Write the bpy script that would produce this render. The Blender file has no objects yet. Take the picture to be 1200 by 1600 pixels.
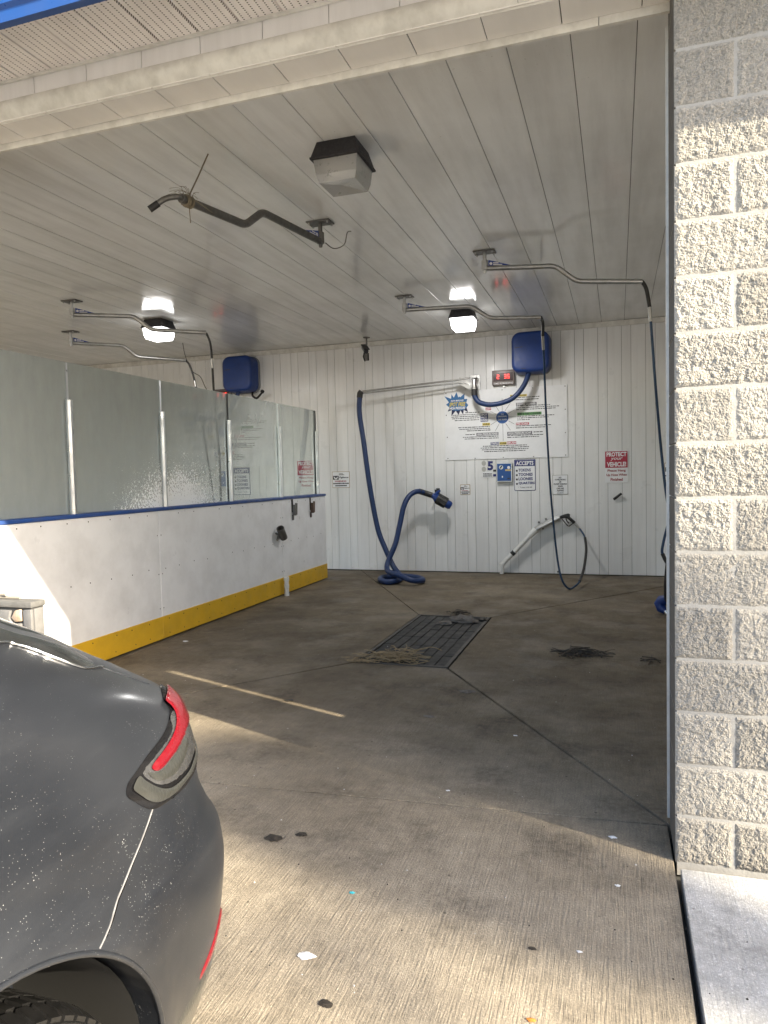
import bpy, bmesh, math, random
import numpy as np
from mathutils import Vector, Matrix, Quaternion, noise as mnoise
from mathutils.geometry import delaunay_2d_cdt

S = bpy.context.scene
R = math.radians
rng = random.Random(7)

# ------------------------------------------------------------------ camera
yaw, pitch, roll = R(18.215), R(2.984), R(1.331)
fw = Vector((-math.sin(yaw)*math.cos(pitch), math.cos(yaw)*math.cos(pitch), -math.sin(pitch)))
r0 = Vector((math.cos(yaw), math.sin(yaw), 0)); d0 = fw.cross(r0)
rt = math.cos(roll)*r0 + math.sin(roll)*d0
dn = -math.sin(roll)*r0 + math.cos(roll)*d0
cd = bpy.data.cameras.new('camera'); cam = bpy.data.objects.new('camera', cd)
S.collection.objects.link(cam); S.camera = cam
mw = Matrix.Identity(4)
for i in range(3):
    mw[i][0] = rt[i]; mw[i][1] = -dn[i]; mw[i][2] = -fw[i]
mw[2][3] = 1.49
cam.matrix_world = mw
cd.sensor_fit = 'VERTICAL'; cd.sensor_height = 36; cd.sensor_width = 27
cd.lens = 1111.5/1600*36; cd.clip_start = .05; cd.clip_end = 1000

# ------------------------------------------------------------------ world, sun, exposure
SUN_EL = R(27.0); sun_h = Vector((.937, -.349, 0)).normalized()     # horizontal direction TO the sun
to_sun = Vector((sun_h.x*math.cos(SUN_EL), sun_h.y*math.cos(SUN_EL), math.sin(SUN_EL)))
W = bpy.data.worlds.new('World'); S.world = W; W.use_nodes = True
nt = W.node_tree; bg = nt.nodes['Background']
sky = nt.nodes.new('ShaderNodeTexSky'); sky.sky_type = 'NISHITA'; sky.sun_disc = False
sky.sun_elevation = SUN_EL; sky.sun_rotation = math.atan2(sun_h.x, sun_h.y)
sky.air_density = 1.0; sky.dust_density = 2.0; sky.ozone_density = 1.0
nt.links.new(sky.outputs[0], bg.inputs[0]); bg.inputs[1].default_value = .135
sl = bpy.data.lights.new('sun', 'SUN'); sl.energy = 4.6; sl.angle = R(.53); sl.color = (1, .88, .67)
so = bpy.data.objects.new('sun', sl); S.collection.objects.link(so)
so.rotation_euler = to_sun.to_track_quat('Z', 'Y').to_euler()
S.view_settings.view_transform = 'Standard'; S.view_settings.look = 'None'
S.view_settings.gamma = 1.0; S.view_settings.use_curve_mapping = False
S.view_settings.exposure = 1.92
S.render.engine = 'CYCLES'
S.cycles.use_denoising = True
S.cycles.max_bounces = 10; S.cycles.diffuse_bounces = 6; S.cycles.glossy_bounces = 4
S.cycles.transmission_bounces = 6; S.cycles.transparent_max_bounces = 12
S.cycles.sample_clamp_indirect = 8
S.cycles.caustics_reflective = False; S.cycles.caustics_refractive = False

# ------------------------------------------------------------------ helpers
COL = S.collection
def tag(o, label=None, cat=None, group=None, kind=None):
    if label: o['label'] = label
    if cat: o['category'] = cat
    if group: o['group'] = group
    if kind: o['kind'] = kind
    return o
def thing(name, label, cat, loc=(0, 0, 0), group=None):
    o = bpy.data.objects.new(name, None); COL.objects.link(o); o.location = loc
    o.empty_display_size = .05
    return tag(o, label, cat, group)
def link(name, me, mat=None, parent=None, loc=None):
    o = bpy.data.objects.new(name, me); COL.objects.link(o)
    if name in ('fine_print', 'screws', 'tread'): o['kind'] = 'stuff'
    if mat is not None and len(me.materials) == 0: me.materials.append(mat)
    if parent is not None:
        o.parent = parent
        if loc is None: o.location = -org(parent)
    if loc is not None: o.location = loc
    return o
def org(o):
    v = Vector((0, 0, 0))
    while o is not None: v += o.location; o = o.parent
    return v
# meshes are written in world coordinates; link() undoes the parent's offset
class MB:
    def __init__(s): s.v = []; s.f = []; s.m = []; s.mi = 0
    def add(s, vs, fs):
        b = len(s.v); s.v += [tuple(v) for v in vs]
        for f in fs: s.f.append(tuple(i+b for i in f)); s.m.append(s.mi)
        return s
    def box(s, x0, x1, y0, y1, z0, z1, rot=None, bev=0):
        vs = [Vector((x, y, z)) for z in (z0, z1) for y in (y0, y1) for x in (x0, x1)]
        if rot is not None:
            c = Vector(((x0+x1)/2, (y0+y1)/2, (z0+z1)/2)); vs = [c+rot@(v-c) for v in vs]
        return s.add(vs, [(0, 2, 3, 1), (4, 5, 7, 6), (0, 1, 5, 4), (2, 6, 7, 3), (0, 4, 6, 2), (1, 3, 7, 5)])
    def prism(s, poly, ax, a0, a1):
        # poly: list of 2-d points; ax: extrusion axis
        def P(p, a):
            return {'x': (a, p[0], p[1]), 'y': (p[0], a, p[1]), 'z': (p[0], p[1], a)}[ax]
        n = len(poly)
        vs = [P(p, a0) for p in poly]+[P(p, a1) for p in poly]
        fs = [tuple(range(n))[::-1], tuple(range(n, 2*n))]+[(i, (i+1) % n, n+(i+1) % n, n+i) for i in range(n)]
        return s.add(vs, fs)
    def tube(s, pts, r, seg=10, caps=True):
        P = [Vector(p) for p in pts]; n = len(P)
        rad = r if isinstance(r, (list, tuple)) else [r]*n
        T = []
        for i in range(n):
            d = (P[min(i+1, n-1)]-P[max(i-1, 0)]);
            T.append(d.normalized() if d.length > 1e-9 else Vector((0, 0, 1)))
        u = T[0].orthogonal().normalized(); vs = []
        for i in range(n):
            if i:
                q = T[i-1].rotation_difference(T[i]); u = (q@u)
                u = (u-T[i]*u.dot(T[i])).normalized()
            w = T[i].cross(u)
            for k in range(seg):
                a = 2*math.pi*k/seg
                vs.append(P[i]+(u*math.cos(a)+w*math.sin(a))*rad[i])
        fs = [(i*seg+k, i*seg+(k+1) % seg, (i+1)*seg+(k+1) % seg, (i+1)*seg+k) for i in range(n-1) for k in range(seg)]
        if caps: fs += [tuple(range(seg))[::-1], tuple((n-1)*seg+k for k in range(seg))]
        return s.add(vs, fs)
    def lathe(s, prof, c, ax='x', seg=48):
        # prof: (axial, radius)
        vs = []
        for a, r in prof:
            for k in range(seg):
                t = 2*math.pi*k/seg
                q = {'x': (a, r*math.cos(t), r*math.sin(t)), 'z': (r*math.cos(t), r*math.sin(t), a), 'y': (r*math.cos(t), a, r*math.sin(t))}[ax]
                vs.append((c[0]+q[0], c[1]+q[1], c[2]+q[2]))
        n = len(prof)
        fs = [(i*seg+k, i*seg+(k+1) % seg, (i+1)*seg+(k+1) % seg, (i+1)*seg+k) for i in range(n-1) for k in range(seg)]
        return s.add(vs, fs)
    def mesh(s, name, smooth=False, fix=True):
        me = bpy.data.meshes.new(name); me.from_pydata(s.v, [], s.f)
        if any(s.m): me.polygons.foreach_set('material_index', s.m)
        if fix:
            bm = bmesh.new(); bm.from_mesh(me); bmesh.ops.recalc_face_normals(bm, faces=bm.faces); bm.to_mesh(me); bm.free()
        if smooth: sharp(me, smooth if smooth is not True else 40)
        return me
    def build(s, name, mat, parent=None, smooth=False, fix=True, loc=None):
        return link(name, s.mesh(name, smooth, fix), mat, parent, loc)
def sharp(me, deg):
    me.polygons.foreach_set('use_smooth', [True]*len(me.polygons))
    me.set_sharp_from_angle(angle=R(deg))
def bevelled(me, w, seg=2, deg=30):
    bm = bmesh.new(); bm.from_mesh(me)
    es = [e for e in bm.edges if len(e.link_faces) == 2 and e.calc_face_angle(0) > R(deg)]
    bmesh.ops.bevel(bm, geom=es, offset=w, segments=seg, profile=.5, affect='EDGES')
    bm.to_mesh(me); bm.free(); sharp(me, 35); return me
def curve(pts, n=8):
    P = [Vector(p) for p in pts]; out = []
    for i in range(len(P)-1):
        a, b, c, d = P[max(i-1, 0)], P[i], P[i+1], P[min(i+2, len(P)-1)]
        for k in range(n):
            t = k/n
            out.append(.5*((2*b)+(c-a)*t+(2*a-5*b+4*c-d)*t*t+(3*b-a-3*c+d)*t**3))
    out.append(P[-1]); return out
def copy_tree(o, dx, parent=None):
    c = o.copy(); COL.objects.link(c); c.parent = parent
    if parent is None: c.location = o.location+Vector(dx)
    for ch in o.children: copy_tree(ch, dx, c)
    return c

# ------------------------------------------------------------------ materials
def nodes(name):
    m = bpy.data.materials.new(name); m.use_nodes = True
    return m, m.node_tree, m.node_tree.nodes['Principled BSDF']
class N:
    def __init__(s, t): s.t = t
    def n(s, typ, ins=None, **kw):
        x = s.t.nodes.new('ShaderNode'+typ)
        for k, v in kw.items(): setattr(x, k, v)
        for k, v in (ins or {}).items():
            if isinstance(v, bpy.types.NodeSocket): s.t.links.new(v, x.inputs[k])
            else: x.inputs[k].default_value = v
        return x
    def obj(s, sc=(1, 1, 1), kind='Object'):
        c = s.n('TexCoord'); 
        return s.n('Mapping', {0: c.outputs[kind], 3: sc}).outputs[0]
    def pos(s, sc=(1, 1, 1)):
        g = s.n('NewGeometry'); return s.n('Mapping', {0: g.outputs['Position'], 3: sc}).outputs[0]
    def noise(s, v, scale, detail=4, rough=.55, out=0):
        return s.n('TexNoise', {'Vector': v, 'Scale': scale, 'Detail': detail, 'Roughness': rough}).outputs[out]
    def ramp(s, f, stops):
        r = s.n('ValToRGB', {0: f}); e = r.color_ramp.elements
        while len(e) > 1: e.remove(e[-1])
        for i, (p, c) in enumerate(stops):
            x = e[0] if i == 0 else e.new(p)
            x.position = p
            x.color = (c, c, c, 1) if not isinstance(c, (tuple, list)) else (*c, 1)
        return r.outputs[0]
    def mix(s, f, a, b, mode='MIX'):
        x = s.n('Mix', data_type='RGBA', blend_type=mode)
        for k, v in ((0, f), (6, a), (7, b)):
            if isinstance(v, bpy.types.NodeSocket): s.t.links.new(v, x.inputs[k])
            elif k == 0: x.inputs[0].default_value = v
            else: x.inputs[k].default_value = (*v, 1) if len(v) == 3 else v
        return x.outputs[2]
    def math(s, op, a, b=0.0, clamp=False):
        x = s.n('Math', operation=op, use_clamp=clamp)
        for k, v in ((0, a), (1, b)):
            if isinstance(v, bpy.types.NodeSocket): s.t.links.new(v, x.inputs[k])
            else: x.inputs[k].default_value = v
        return x.outputs[0]
    def sep(s, v): return s.n('SeparateXYZ', {0: v}).outputs
    def bump(s, h, strength=.3, dist=.01, nrm=None):
        i = {'Height': h, 'Strength': strength, 'Distance': dist}
        if nrm is not None: i['Normal'] = nrm
        return s.n('Bump', i).outputs[0]
def setp(t, b, **kw):
    for k, v in kw.items():
        k = {'base': 'Base Color', 'rough': 'Roughness', 'metal': 'Metallic', 'normal': 'Normal', 'spec': 'Specular IOR Level',
             'trans': 'Transmission Weight', 'coat': 'Coat Weight', 'crough': 'Coat Roughness', 'alpha': 'Alpha', 'ior': 'IOR'}[k]
        if isinstance(v, bpy.types.NodeSocket): t.links.new(v, b.inputs[k])
        elif k == 'Base Color': b.inputs[k].default_value = (*v, 1)
        else: b.inputs[k].default_value = v
def simple(name, base, rough=.5, metal=0, dirt=0, dscale=6, dcol=(.12, .11, .09), bump=0, bscale=60, coat=0, spec=.5):
    m, t, b = nodes(name); n = N(t); p = n.pos()
    c = base
    if dirt:
        f = n.ramp(n.noise(p, dscale, 7, .65), [(.42, 0.0), (.78, 1.0)])
        c = n.mix(n.math('MULTIPLY', f, dirt), base, dcol)
        rr = n.ramp(n.noise(p, dscale*2.3, 5), [(.3, max(0, rough-.08)), (.7, min(1, rough+.15))])
        setp(t, b, rough=rr)
    else: setp(t, b, rough=rough)
    setp(t, b, base=c, metal=metal, coat=coat, spec=spec)
    if bump: setp(t, b, normal=n.bump(n.noise(p, bscale, 5), bump, .004))
    return m

def mat_pvc(name, base, rough, dirt, streak=(1, 1, 1)):
    m, t, b = nodes(name); n = N(t); p = n.pos()
    inf = n.n('ObjectInfo').outputs['Random']
    big = n.ramp(n.noise(p, .9, 6, .6), [(.35, 0.0), (.75, 1.0)])
    st = n.ramp(n.noise(n.pos(streak), 3.0, 6, .6), [(.4, 0.0), (.75, 1.0)])
    spk = n.ramp(n.noise(p, 55, 3, .7), [(.66, 0.0), (.74, 1.0)])
    spm = n.ramp(n.noise(p, 2.1, 4, .6), [(.52, 0.0), (.66, 1.0)])
    f = n.math('ADD', n.math('MULTIPLY', big, dirt*.55), n.math('MULTIPLY', st, dirt*.5))
    f = n.math('ADD', f, n.math('MULTIPLY', n.math('MULTIPLY', spk, spm), .5), True)
    tint = n.math('ADD', n.math('MULTIPLY', inf, .07), .93)
    c = n.mix(1.0, n.mix(f, base, tuple(v*.33 for v in (base[0]*1.04, base[1], base[2]*.93))), n.n('CombineColor', {0: tint, 1: tint, 2: tint}).outputs[0], 'MULTIPLY')
    r = n.ramp(n.noise(p, 4, 5, .6), [(.3, rough*.7), (.75, min(1, rough*2.0))])
    setp(t, b, base=c, rough=r, normal=n.bump(n.noise(n.pos((1, 1, 1)), 3.5, 3), .035, .05))
    return m
M = {}
M['wall'] = mat_pvc('white_wall_plank', (.82, .825, .825), .32, .25, (6, 6, .35))
M['ceil'] = mat_pvc('ceiling_plank', (.84, .85, .85), .10, .46, (3, .3, 3))
M['fascia'] = mat_pvc('fascia_panel', (.84, .83, .82), .45, .3, (5, 5, .5))
M['trim'] = mat_pvc('dirty_trim', (.78, .77, .73), .5, .8, (4, 1, 4))
M['hpanel'] = mat_pvc('header_panel', (.82, .80, .77), .4, .25, (3, .3, 3))
M['joint'] = simple('joint_backing', (.05, .05, .045), .9)  # dark backing seen through gaps between planks and slabs
M['board'] = simple('white_board', (.82, .83, .85), .35, dirt=.22, dscale=3, bump=.12, bscale=9)
M['yellow'] = simple('yellow_kick', (.66, .40, .02), .45, dirt=.3, dscale=4, dcol=(.22, .14, .03))
M['bluecap'] = simple('blue_cap', (.014, .06, .24), .4, dirt=.3)
M['alu'] = simple('aluminium', (.66, .67, .68), .32, 1, dirt=.25, dcol=(.3, .3, .3))
M['steel'] = simple('galvanised_steel', (.50, .50, .49), .36, 1, dirt=.5, dscale=14, dcol=(.16, .15, .14))
M['dsteel'] = simple('grimy_steel', (.20, .195, .185), .5, .8, dirt=.6, dscale=18, dcol=(.07, .065, .06))
M['rust'] = simple('rusty_steel', (.16, .11, .085), .75, .5, dirt=.7, dscale=22, dcol=(.05, .035, .03))
M['black'] = simple('black_rubber', (.018, .018, .019), .5, dirt=.2)
M['blackdirty'] = simple('dirty_black_housing', (.022, .021, .026), .6, dirt=.35, dscale=30, dcol=(.10, .095, .09))
M['bluebox'] = simple('blue_moulded_plastic', (.006, .038, .20), .42, dirt=.35, dscale=9, dcol=(.02, .03, .07), bump=.2, bscale=40)
M['bluehose'] = simple('blue_vacuum_hose', (.006, .028, .11), .45, dirt=.3, dscale=12, dcol=(.01, .02, .05))
M['tealhose'] = simple('blue_pressure_hose', (.008, .04, .10), .4, dirt=.3, dscale=12, dcol=(.01, .02, .04))
M['pvcpipe'] = simple('white_pvc_pipe', (.76, .76, .74), .35, dirt=.35, dscale=12, dcol=(.25, .24, .22))
M['greybase'] = simple('grey_backing', (.22, .23, .25), .5)
M['white'] = simple('sign_white', (.80, .81, .83), .4, dirt=.12, dscale=5)
for k, c in dict(navy=(.02, .028, .15), red=(.42, .03, .06), redtext=(.35, .05, .06), green=(.08, .28, .07), yellowp=(.66, .52, .08), charcoal=(.10, .10, .12), ink=(.03, .03, .04), whiteink=(.82, .82, .84), circle=(.015, .08, .28), burst=(.03, .14, .34), burstdark=(.012, .02, .07), tan=(.45, .36, .24), greycoin=(.42, .42, .40), gold=(.55, .42, .2)).items():
    M[k] = simple('print_'+k, c, .45)
M['straw'] = simple('dry_straw', (.27, .205, .12), .8, dirt=.6, dscale=30, dcol=(.14, .10, .05))
M['mud'] = simple('caked_mud', (.13, .115, .10), .8, dirt=.5, dscale=25, dcol=(.3, .28, .26), bump=.6, bscale=60)
M['twig'] = simple('wet_twig', (.03, .025, .02), .6)
M['paper'] = simple('scrap_paper', (.75, .76, .78), .6, dirt=.2)
M['grate'] = simple('wet_grate', (.014, .0145, .016), .7, 0, dirt=.75, dscale=5, dcol=(.06, .056, .05), bump=.4, bscale=70)
M['frame'] = simple('grate_frame', (.07, .065, .06), .65, .2, dirt=.5)
M['pit'] = simple('pit', (.02, .02, .02), .7)
M['mortar'] = simple('mortar', (.34, .33, .31), .9, dirt=.3, dscale=20, bump=.4, bscale=120)
M['jamb'] = simple('jamb_block', (.10, .095, .09), .9, dirt=.5, dscale=9, bump=.4, bscale=150)
M['blue_metal'] = simple('blue_fascia_metal', (.013, .07, .27), .35, dirt=.12)
M['rope'] = simple('twine', (.20, .17, .12), .9)
M['stone'] = simple('veneer_stone', (.15, .15, .155), .85, dirt=.5, dscale=16, dcol=(.09, .09, .09), bump=.6, bscale=60)
M['stonetan'] = simple('veneer_stone_tan', (.34, .25, .18), .85, dirt=.5, dscale=20, dcol=(.75, .68, .58), bump=.6, bscale=60)
M['stonecap'] = simple('stone_cap', (.10, .10, .10), .9, dirt=.9, dscale=14, dcol=(.16, .16, .16), bump=.8, bscale=40)
M['stonemortar'] = simple('stone_mortar', (.05, .05, .05), .9)
M['wood'] = simple('weathered_stick', (.30, .27, .23), .8, dirt=.4)
M['bark'] = simple('bark', (.10, .08, .06), .9, bump=.5, bscale=20)
M['leaf'] = simple('leaf', (.06, .10, .03), .6)
M['lightened_concrete'] = simple('lightened_concrete', (.38, .36, .33), .85, dirt=.3, dscale=3, bump=.5, bscale=160)  # concrete lot, lightened to bounce sunlight up into the bay

def mat_block():
    m, t, b = nodes('split_face_block'); n = N(t); p = n.pos()
    a = n.noise(p, 140, 5, .7); c1 = n.noise(p, 30, 4, .6); big = n.noise(p, 1.4, 4, .6)
    c = n.ramp(a, [(.28, (.21, .197, .178)), (.46, (.345, .325, .29)), (.62, (.43, .405, .36)), (.8, (.52, .495, .455))])
    c = n.mix(n.ramp(c1, [(.35, 0.0), (.7, .35)]), c, (.34, .325, .30))
    z = n.sep(p)[2]
    low = n.ramp(n.math('ADD', z, n.math('MULTIPLY', n.noise(p, 7, 4), .5)), [(.18, .75), (.5, 0.0)])
    c = n.mix(low, c, (.20, .185, .165))
    c = n.mix(n.ramp(big, [(.45, 0.0), (.75, .3)]), c, (.30, .285, .27))
    tv = n.math('ADD', n.math('MULTIPLY', n.n('ObjectInfo').outputs['Random'], .30), .74)
    c = n.mix(1.0, c, n.n('CombineColor', {0: tv, 1: tv, 2: tv}).outputs[0], 'MULTIPLY')
    setp(t, b, base=c, rough=.92, spec=.2, normal=n.bump(n.math('ADD', a, n.math('MULTIPLY', n.noise(p, 320, 3), .6)), .7, .004))
    return m
M['block'] = mat_block()

def mat_concrete(name, light, dark, wet, broom=1.0, wet_shade=True):
    m, t, b = nodes(name); n = N(t); p = n.pos()
    br = n.noise(n.pos((1, .055, 1)), 115, 3, .7)
    br2 = n.noise(n.pos((1, .03, 1)), 34, 3, .6)
    fine = n.noise(p, 130, 4, .75); mid = n.noise(p, 14, 5, .65); big = n.noise(p, .75, 5, .6)
    c = n.mix(n.ramp(mid, [(.3, 0.0), (.72, 1.0)]), light, tuple(v*.68 for v in light))
    c = n.mix(n.ramp(br, [(.36, .34*broom), (.54, 0.0)]), c, tuple(v*.42 for v in light))
    c = n.mix(n.ramp(fine, [(.56, 0.0), (.68, .75)]), c, tuple(min(1, v*1.7) for v in light))
    c = n.mix(n.ramp(fine, [(.32, .85), (.46, 0.0)]), c, dark)
    blot = n.math('MULTIPLY', n.ramp(n.noise(p, 2.4, 6, .7), [(.48, 0.0), (.64, .9)]), n.ramp(n.noise(p, 30, 5, .7), [(.35, .2), (.6, 1.0)]))
    c = n.mix(blot, c, tuple(v*.8 for v in dark))
    c = n.mix(n.ramp(big, [(.42, 0.0), (.70, .55)]), c, dark)
    spots = n.n('TexVoronoi', {'Vector': p, 'Scale': 9.0, 'Randomness': 1.0}).outputs['Distance']
    c = n.mix(n.ramp(spots, [(.03, .75), (.07, 0.0)]), c, tuple(v*.3 for v in dark))
    rgh = .85
    if wet_shade:
        # damp, dirty concrete inside the bay, plus painted shade starting on the apron
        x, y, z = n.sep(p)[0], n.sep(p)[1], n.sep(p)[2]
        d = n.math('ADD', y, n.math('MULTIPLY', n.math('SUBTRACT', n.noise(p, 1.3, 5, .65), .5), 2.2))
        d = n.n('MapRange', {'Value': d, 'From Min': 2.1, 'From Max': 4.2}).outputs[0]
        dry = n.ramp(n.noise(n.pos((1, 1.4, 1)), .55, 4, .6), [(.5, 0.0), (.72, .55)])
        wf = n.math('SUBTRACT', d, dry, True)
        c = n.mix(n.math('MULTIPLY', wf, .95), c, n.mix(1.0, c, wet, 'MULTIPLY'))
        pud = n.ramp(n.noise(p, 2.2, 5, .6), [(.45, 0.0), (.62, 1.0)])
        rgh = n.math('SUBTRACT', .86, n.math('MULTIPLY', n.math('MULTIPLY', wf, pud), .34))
    h = n.math('ADD', n.math('MULTIPLY', br, .9*broom), n.math('ADD', n.math('MULTIPLY', br2, .2*broom), n.math('MULTIPLY', fine, .55)))
    setp(t, b, base=c, rough=rgh, normal=n.bump(h, .8, .008), spec=.4)
    return m
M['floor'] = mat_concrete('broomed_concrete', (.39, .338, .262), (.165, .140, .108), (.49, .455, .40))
M['walk'] = mat_concrete('pale_concrete', (.60, .595, .585), (.33, .325, .315), (1, 1, 1), .45, False)

def mat_glass():
    m, t, b = nodes('wet_glass'); t.nodes.remove(b); n = N(t); p = n.pos()
    out = t.nodes['Material Output']; x, y, z = n.sep(p)[0], n.sep(p)[1], n.sep(p)[2]
    tr = n.n('BsdfTransparent', {'Color': (.93, .955, .94, 1)}).outputs[0]
    hz = n.n('MixShader', {0: .45, 1: n.n('BsdfTranslucent', {'Color': (.47, .50, .505, 1)}).outputs[0], 2: n.n('BsdfDiffuse', {'Color': (.38, .405, .405, 1)}).outputs[0]}).outputs[0]
    gl = n.n('BsdfGlossy', {'Color': (1, 1, 1, 1), 'Roughness': .03}).outputs[0]
    # condensation: thick towards the opening, clearing towards the back wall and along the top
    fogy = n.n('MapRange', {'Value': n.math('ADD', y, n.math('MULTIPLY', n.noise(p, 1.6, 4), .6)), 'From Min': 5.6, 'From Max': 9.0, 'To Min': .80, 'To Max': .22}).outputs[0]
    fogz = n.n('MapRange', {'Value': n.math('ADD', z, n.math('MULTIPLY', n.noise(p, 3, 4), .5)), 'From Min': 2.7, 'From Max': 1.55, 'To Min': .10, 'To Max': -.26}).outputs[0]
    veil = n.ramp(n.noise(n.pos((1, 1, .3)), 9, 5, .65), [(.25, .85), (.8, 1.1)])
    fog = n.math('MULTIPLY', n.math('ADD', fogy, fogz, True), veil, True)
    s2 = n.n('MixShader', {0: fog, 1: tr, 2: hz}).outputs[0]
    # dried splash: white droplets fanning up from the cap rail
    dy = n.math('DIVIDE', n.math('SUBTRACT', y, 6.0), 1.15); dz = n.math('DIVIDE', n.math('SUBTRACT', z, 1.2), .66)
    rad = n.math('SQRT', n.math('ADD', n.math('MULTIPLY', dy, dy), n.math('MULTIPLY', dz, dz)))
    dens = n.n('MapRange', {'Value': n.math('ADD', rad, n.math('MULTIPLY', n.noise(p, 5, 4), .5)), 'From Min': .25, 'From Max': 1.35, 'To Min': 1.5, 'To Max': -.1}).outputs[0]
    big_ = n.noise(p, 42, 2, .5); sml = n.noise(p, 120, 3, .6)
    drop = n.math('GREATER_THAN', n.math('MAXIMUM', big_, n.math('ADD', sml, .02)), n.math('SUBTRACT', .78, n.math('MULTIPLY', dens, .29)))
    wd = n.n('BsdfDiffuse', {'Color': (.92, .94, .95, 1)}).outputs[0]
    s3 = n.n('MixShader', {0: n.math('MULTIPLY', drop, .95), 1: s2, 2: wd}).outputs[0]
    fr = n.n('Fresnel', {'IOR': 1.09}).outputs[0]
    s4 = n.n('MixShader', {0: fr, 1: s3, 2: gl}).outputs[0]
    clear = n.n('MixShader', {0: .04, 1: tr, 2: hz}).outputs[0]
    # the film sits on the face towards the near bay; the other faces are plain
    nx = n.sep(n.n('NewGeometry').outputs['True Normal'])[0]
    s5 = n.n('MixShader', {0: n.math('GREATER_THAN', nx, .5), 1: clear, 2: s4}).outputs[0]
    t.links.new(s5, out.inputs[0])
    return m
M['glass'] = mat_glass()
M['opaque_pane'] = simple('opaque_panel', (.55, .58, .56), .5)  # opaque, so the unseen panes keep sun off the bay floor

def mat_emit(name, col, st, base=(.8, .8, .8), mixn=False):
    m, t, b = nodes(name)
    b.inputs['Base Color'].default_value = (*base, 1); b.inputs['Emission Color'].default_value = (*col, 1)
    b.inputs['Emission Strength'].default_value = st; b.inputs['Roughness'].default_value = .3
    return m
M['led'] = mat_emit('red_led', (1, .03, .02), 1.1, (.3, .01, .01))
M['ledglass'] = simple('led_window', (.035, .008, .010), .2)
M['lens_lit'] = mat_emit('lit_lens', (1, .98, .95), 2.6)
def mat_lens():
    m, t, b = nodes('prismatic_lens'); n = N(t); p = n.pos()
    rib = n.n('TexWave', {'Vector': n.pos((0, 0, 1)), 'Scale': 42.0, 'Distortion': .6}).outputs[1]
    setp(t, b, base=n.mix(n.ramp(n.noise(p, 22, 6, .7), [(.58, 0.0), (.70, .8)]), (.86, .86, .84), (.20, .19, .17)), rough=.12, trans=.62, normal=n.bump(rib, 1.0, .006))
    return m
M['lens_off'] = mat_lens()

def mat_paint():
    m, t, b = nodes('dusty_grey_paint'); n = N(t); p = n.pos()
    film = n.ramp(n.noise(n.pos((.6, .9, 1.6)), 1.7, 5, .5), [(.34, .05), (.78, .8)])
    wipe = n.ramp(n.noise(n.n('Mapping', {0: n.pos(), 2: (R(38), 0, 0), 3: (1, 2.2, 14)}).outputs[0], 1.6, 6, .65), [(.50, 0.0), (.72, .55)])
    dust = n.math('ADD', n.math('MULTIPLY', film, .60), n.math('MULTIPLY', wipe, .20), True)
    v = n.n('TexVoronoi', {'Vector': p, 'Scale': 190.0}); dsize = n.noise(p, 40, 2)
    zone = n.ramp(n.noise(p, 3.0, 4, .6), [(.36, .25), (.62, 1.0)])
    spk = n.math('LESS_THAN', v.outputs['Distance'], n.math('MULTIPLY', n.math('MULTIPLY', zone, n.math('SUBTRACT', dsize, .26, True)), .50))
    base = n.mix(dust, (.017, .020, .027), (.046, .050, .058))
    base = n.mix(n.math('MULTIPLY', spk, .75), base, (.40, .41, .42))
    rough = n.math('ADD', n.math('MULTIPLY', dust, .38), .30)
    rough = n.math('ADD', rough, n.math('MULTIPLY', spk, .3))
    setp(t, b, base=base, rough=rough, metal=n.math('MULTIPLY', n.math('SUBTRACT', 1.0, dust), .55), coat=.55, crough=n.math('ADD', n.math('MULTIPLY', dust, .4), .08),
         normal=n.bump(n.math('ADD', n.noise(p, 500, 2), n.math('MULTIPLY', spk, .6)), .08, .002))
    return m
M['paint'] = mat_paint()
M['tyre'] = simple('tyre_rubber', (.006, .006, .0062), .36, dirt=.3, dscale=20, dcol=(.018, .017, .016))
M['carglass'] = simple('dark_car_glass', (.012, .014, .015), .08, dirt=.3, dscale=8, dcol=(.10, .10, .10))
M['chrome'] = simple('satin_chrome', (.62, .63, .64), .22, 1)
M['liner'] = simple('wheel_arch_liner', (.0035, .0035, .0035), .95)
M['redlens'] = simple('red_lamp_lens', (.125, .005, .010), .2, coat=.5)
M['clearlens'] = simple('smoked_clear_lens', (.04, .041, .044), .22, .1, dirt=.4, dscale=20, dcol=(.09, .09, .09), coat=.8)
M['silverlens'] = simple('ribbed_silver_lens', (.075, .077, .072), .28, .6, coat=.8, bump=.3, bscale=120)
M['lampblack'] = simple('lamp_housing_black', (.006, .006, .007), .22)
M['seam'] = simple('dusty_bright_seam', (.15, .15, .155), .7)  # pale line: dusty edge plus painted light caught along the gap
M['disc'] = simple('brake_disc', (.42, .34, .29), .45, .6)

# ------------------------------------------------------------------ ground and floor slabs
def slab(name, poly, mat, parent, z=0.0, th=.12, bev=.0025):
    me = MB().prism(poly, 'z', z-th, z).mesh(name)
    bevelled(me, bev, 1)
    return link(name, me, mat, parent)
MB().add([(-400, -400, -.14), (400, -400, -.14), (400, 400, -.14), (-400, 400, -.14)], [(0, 1, 2, 3)]).build('ground', M['lightened_concrete']); bpy.data.objects['ground']['kind'] = 'structure'
fl = MB().box(-14, 7, -6, 10.6, -.138, -.06).build('concrete_floor', M['joint']); fl['kind'] = 'structure'
g = .0025
D = dict(x0=-2.01, x1=-1.25, y0=5.27, y1=7.225)
XL, XR = -3.98, 1.3
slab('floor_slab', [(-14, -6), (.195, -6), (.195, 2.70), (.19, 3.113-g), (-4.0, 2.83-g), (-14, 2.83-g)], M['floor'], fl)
slab('floor_slab', [(XL, 2.835+g), (.19, 3.117+g), (D['x1']-g, D['y0']-.02-g), (D['x0']+g, D['y0']-.02-g)], M['floor'], fl)
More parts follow.
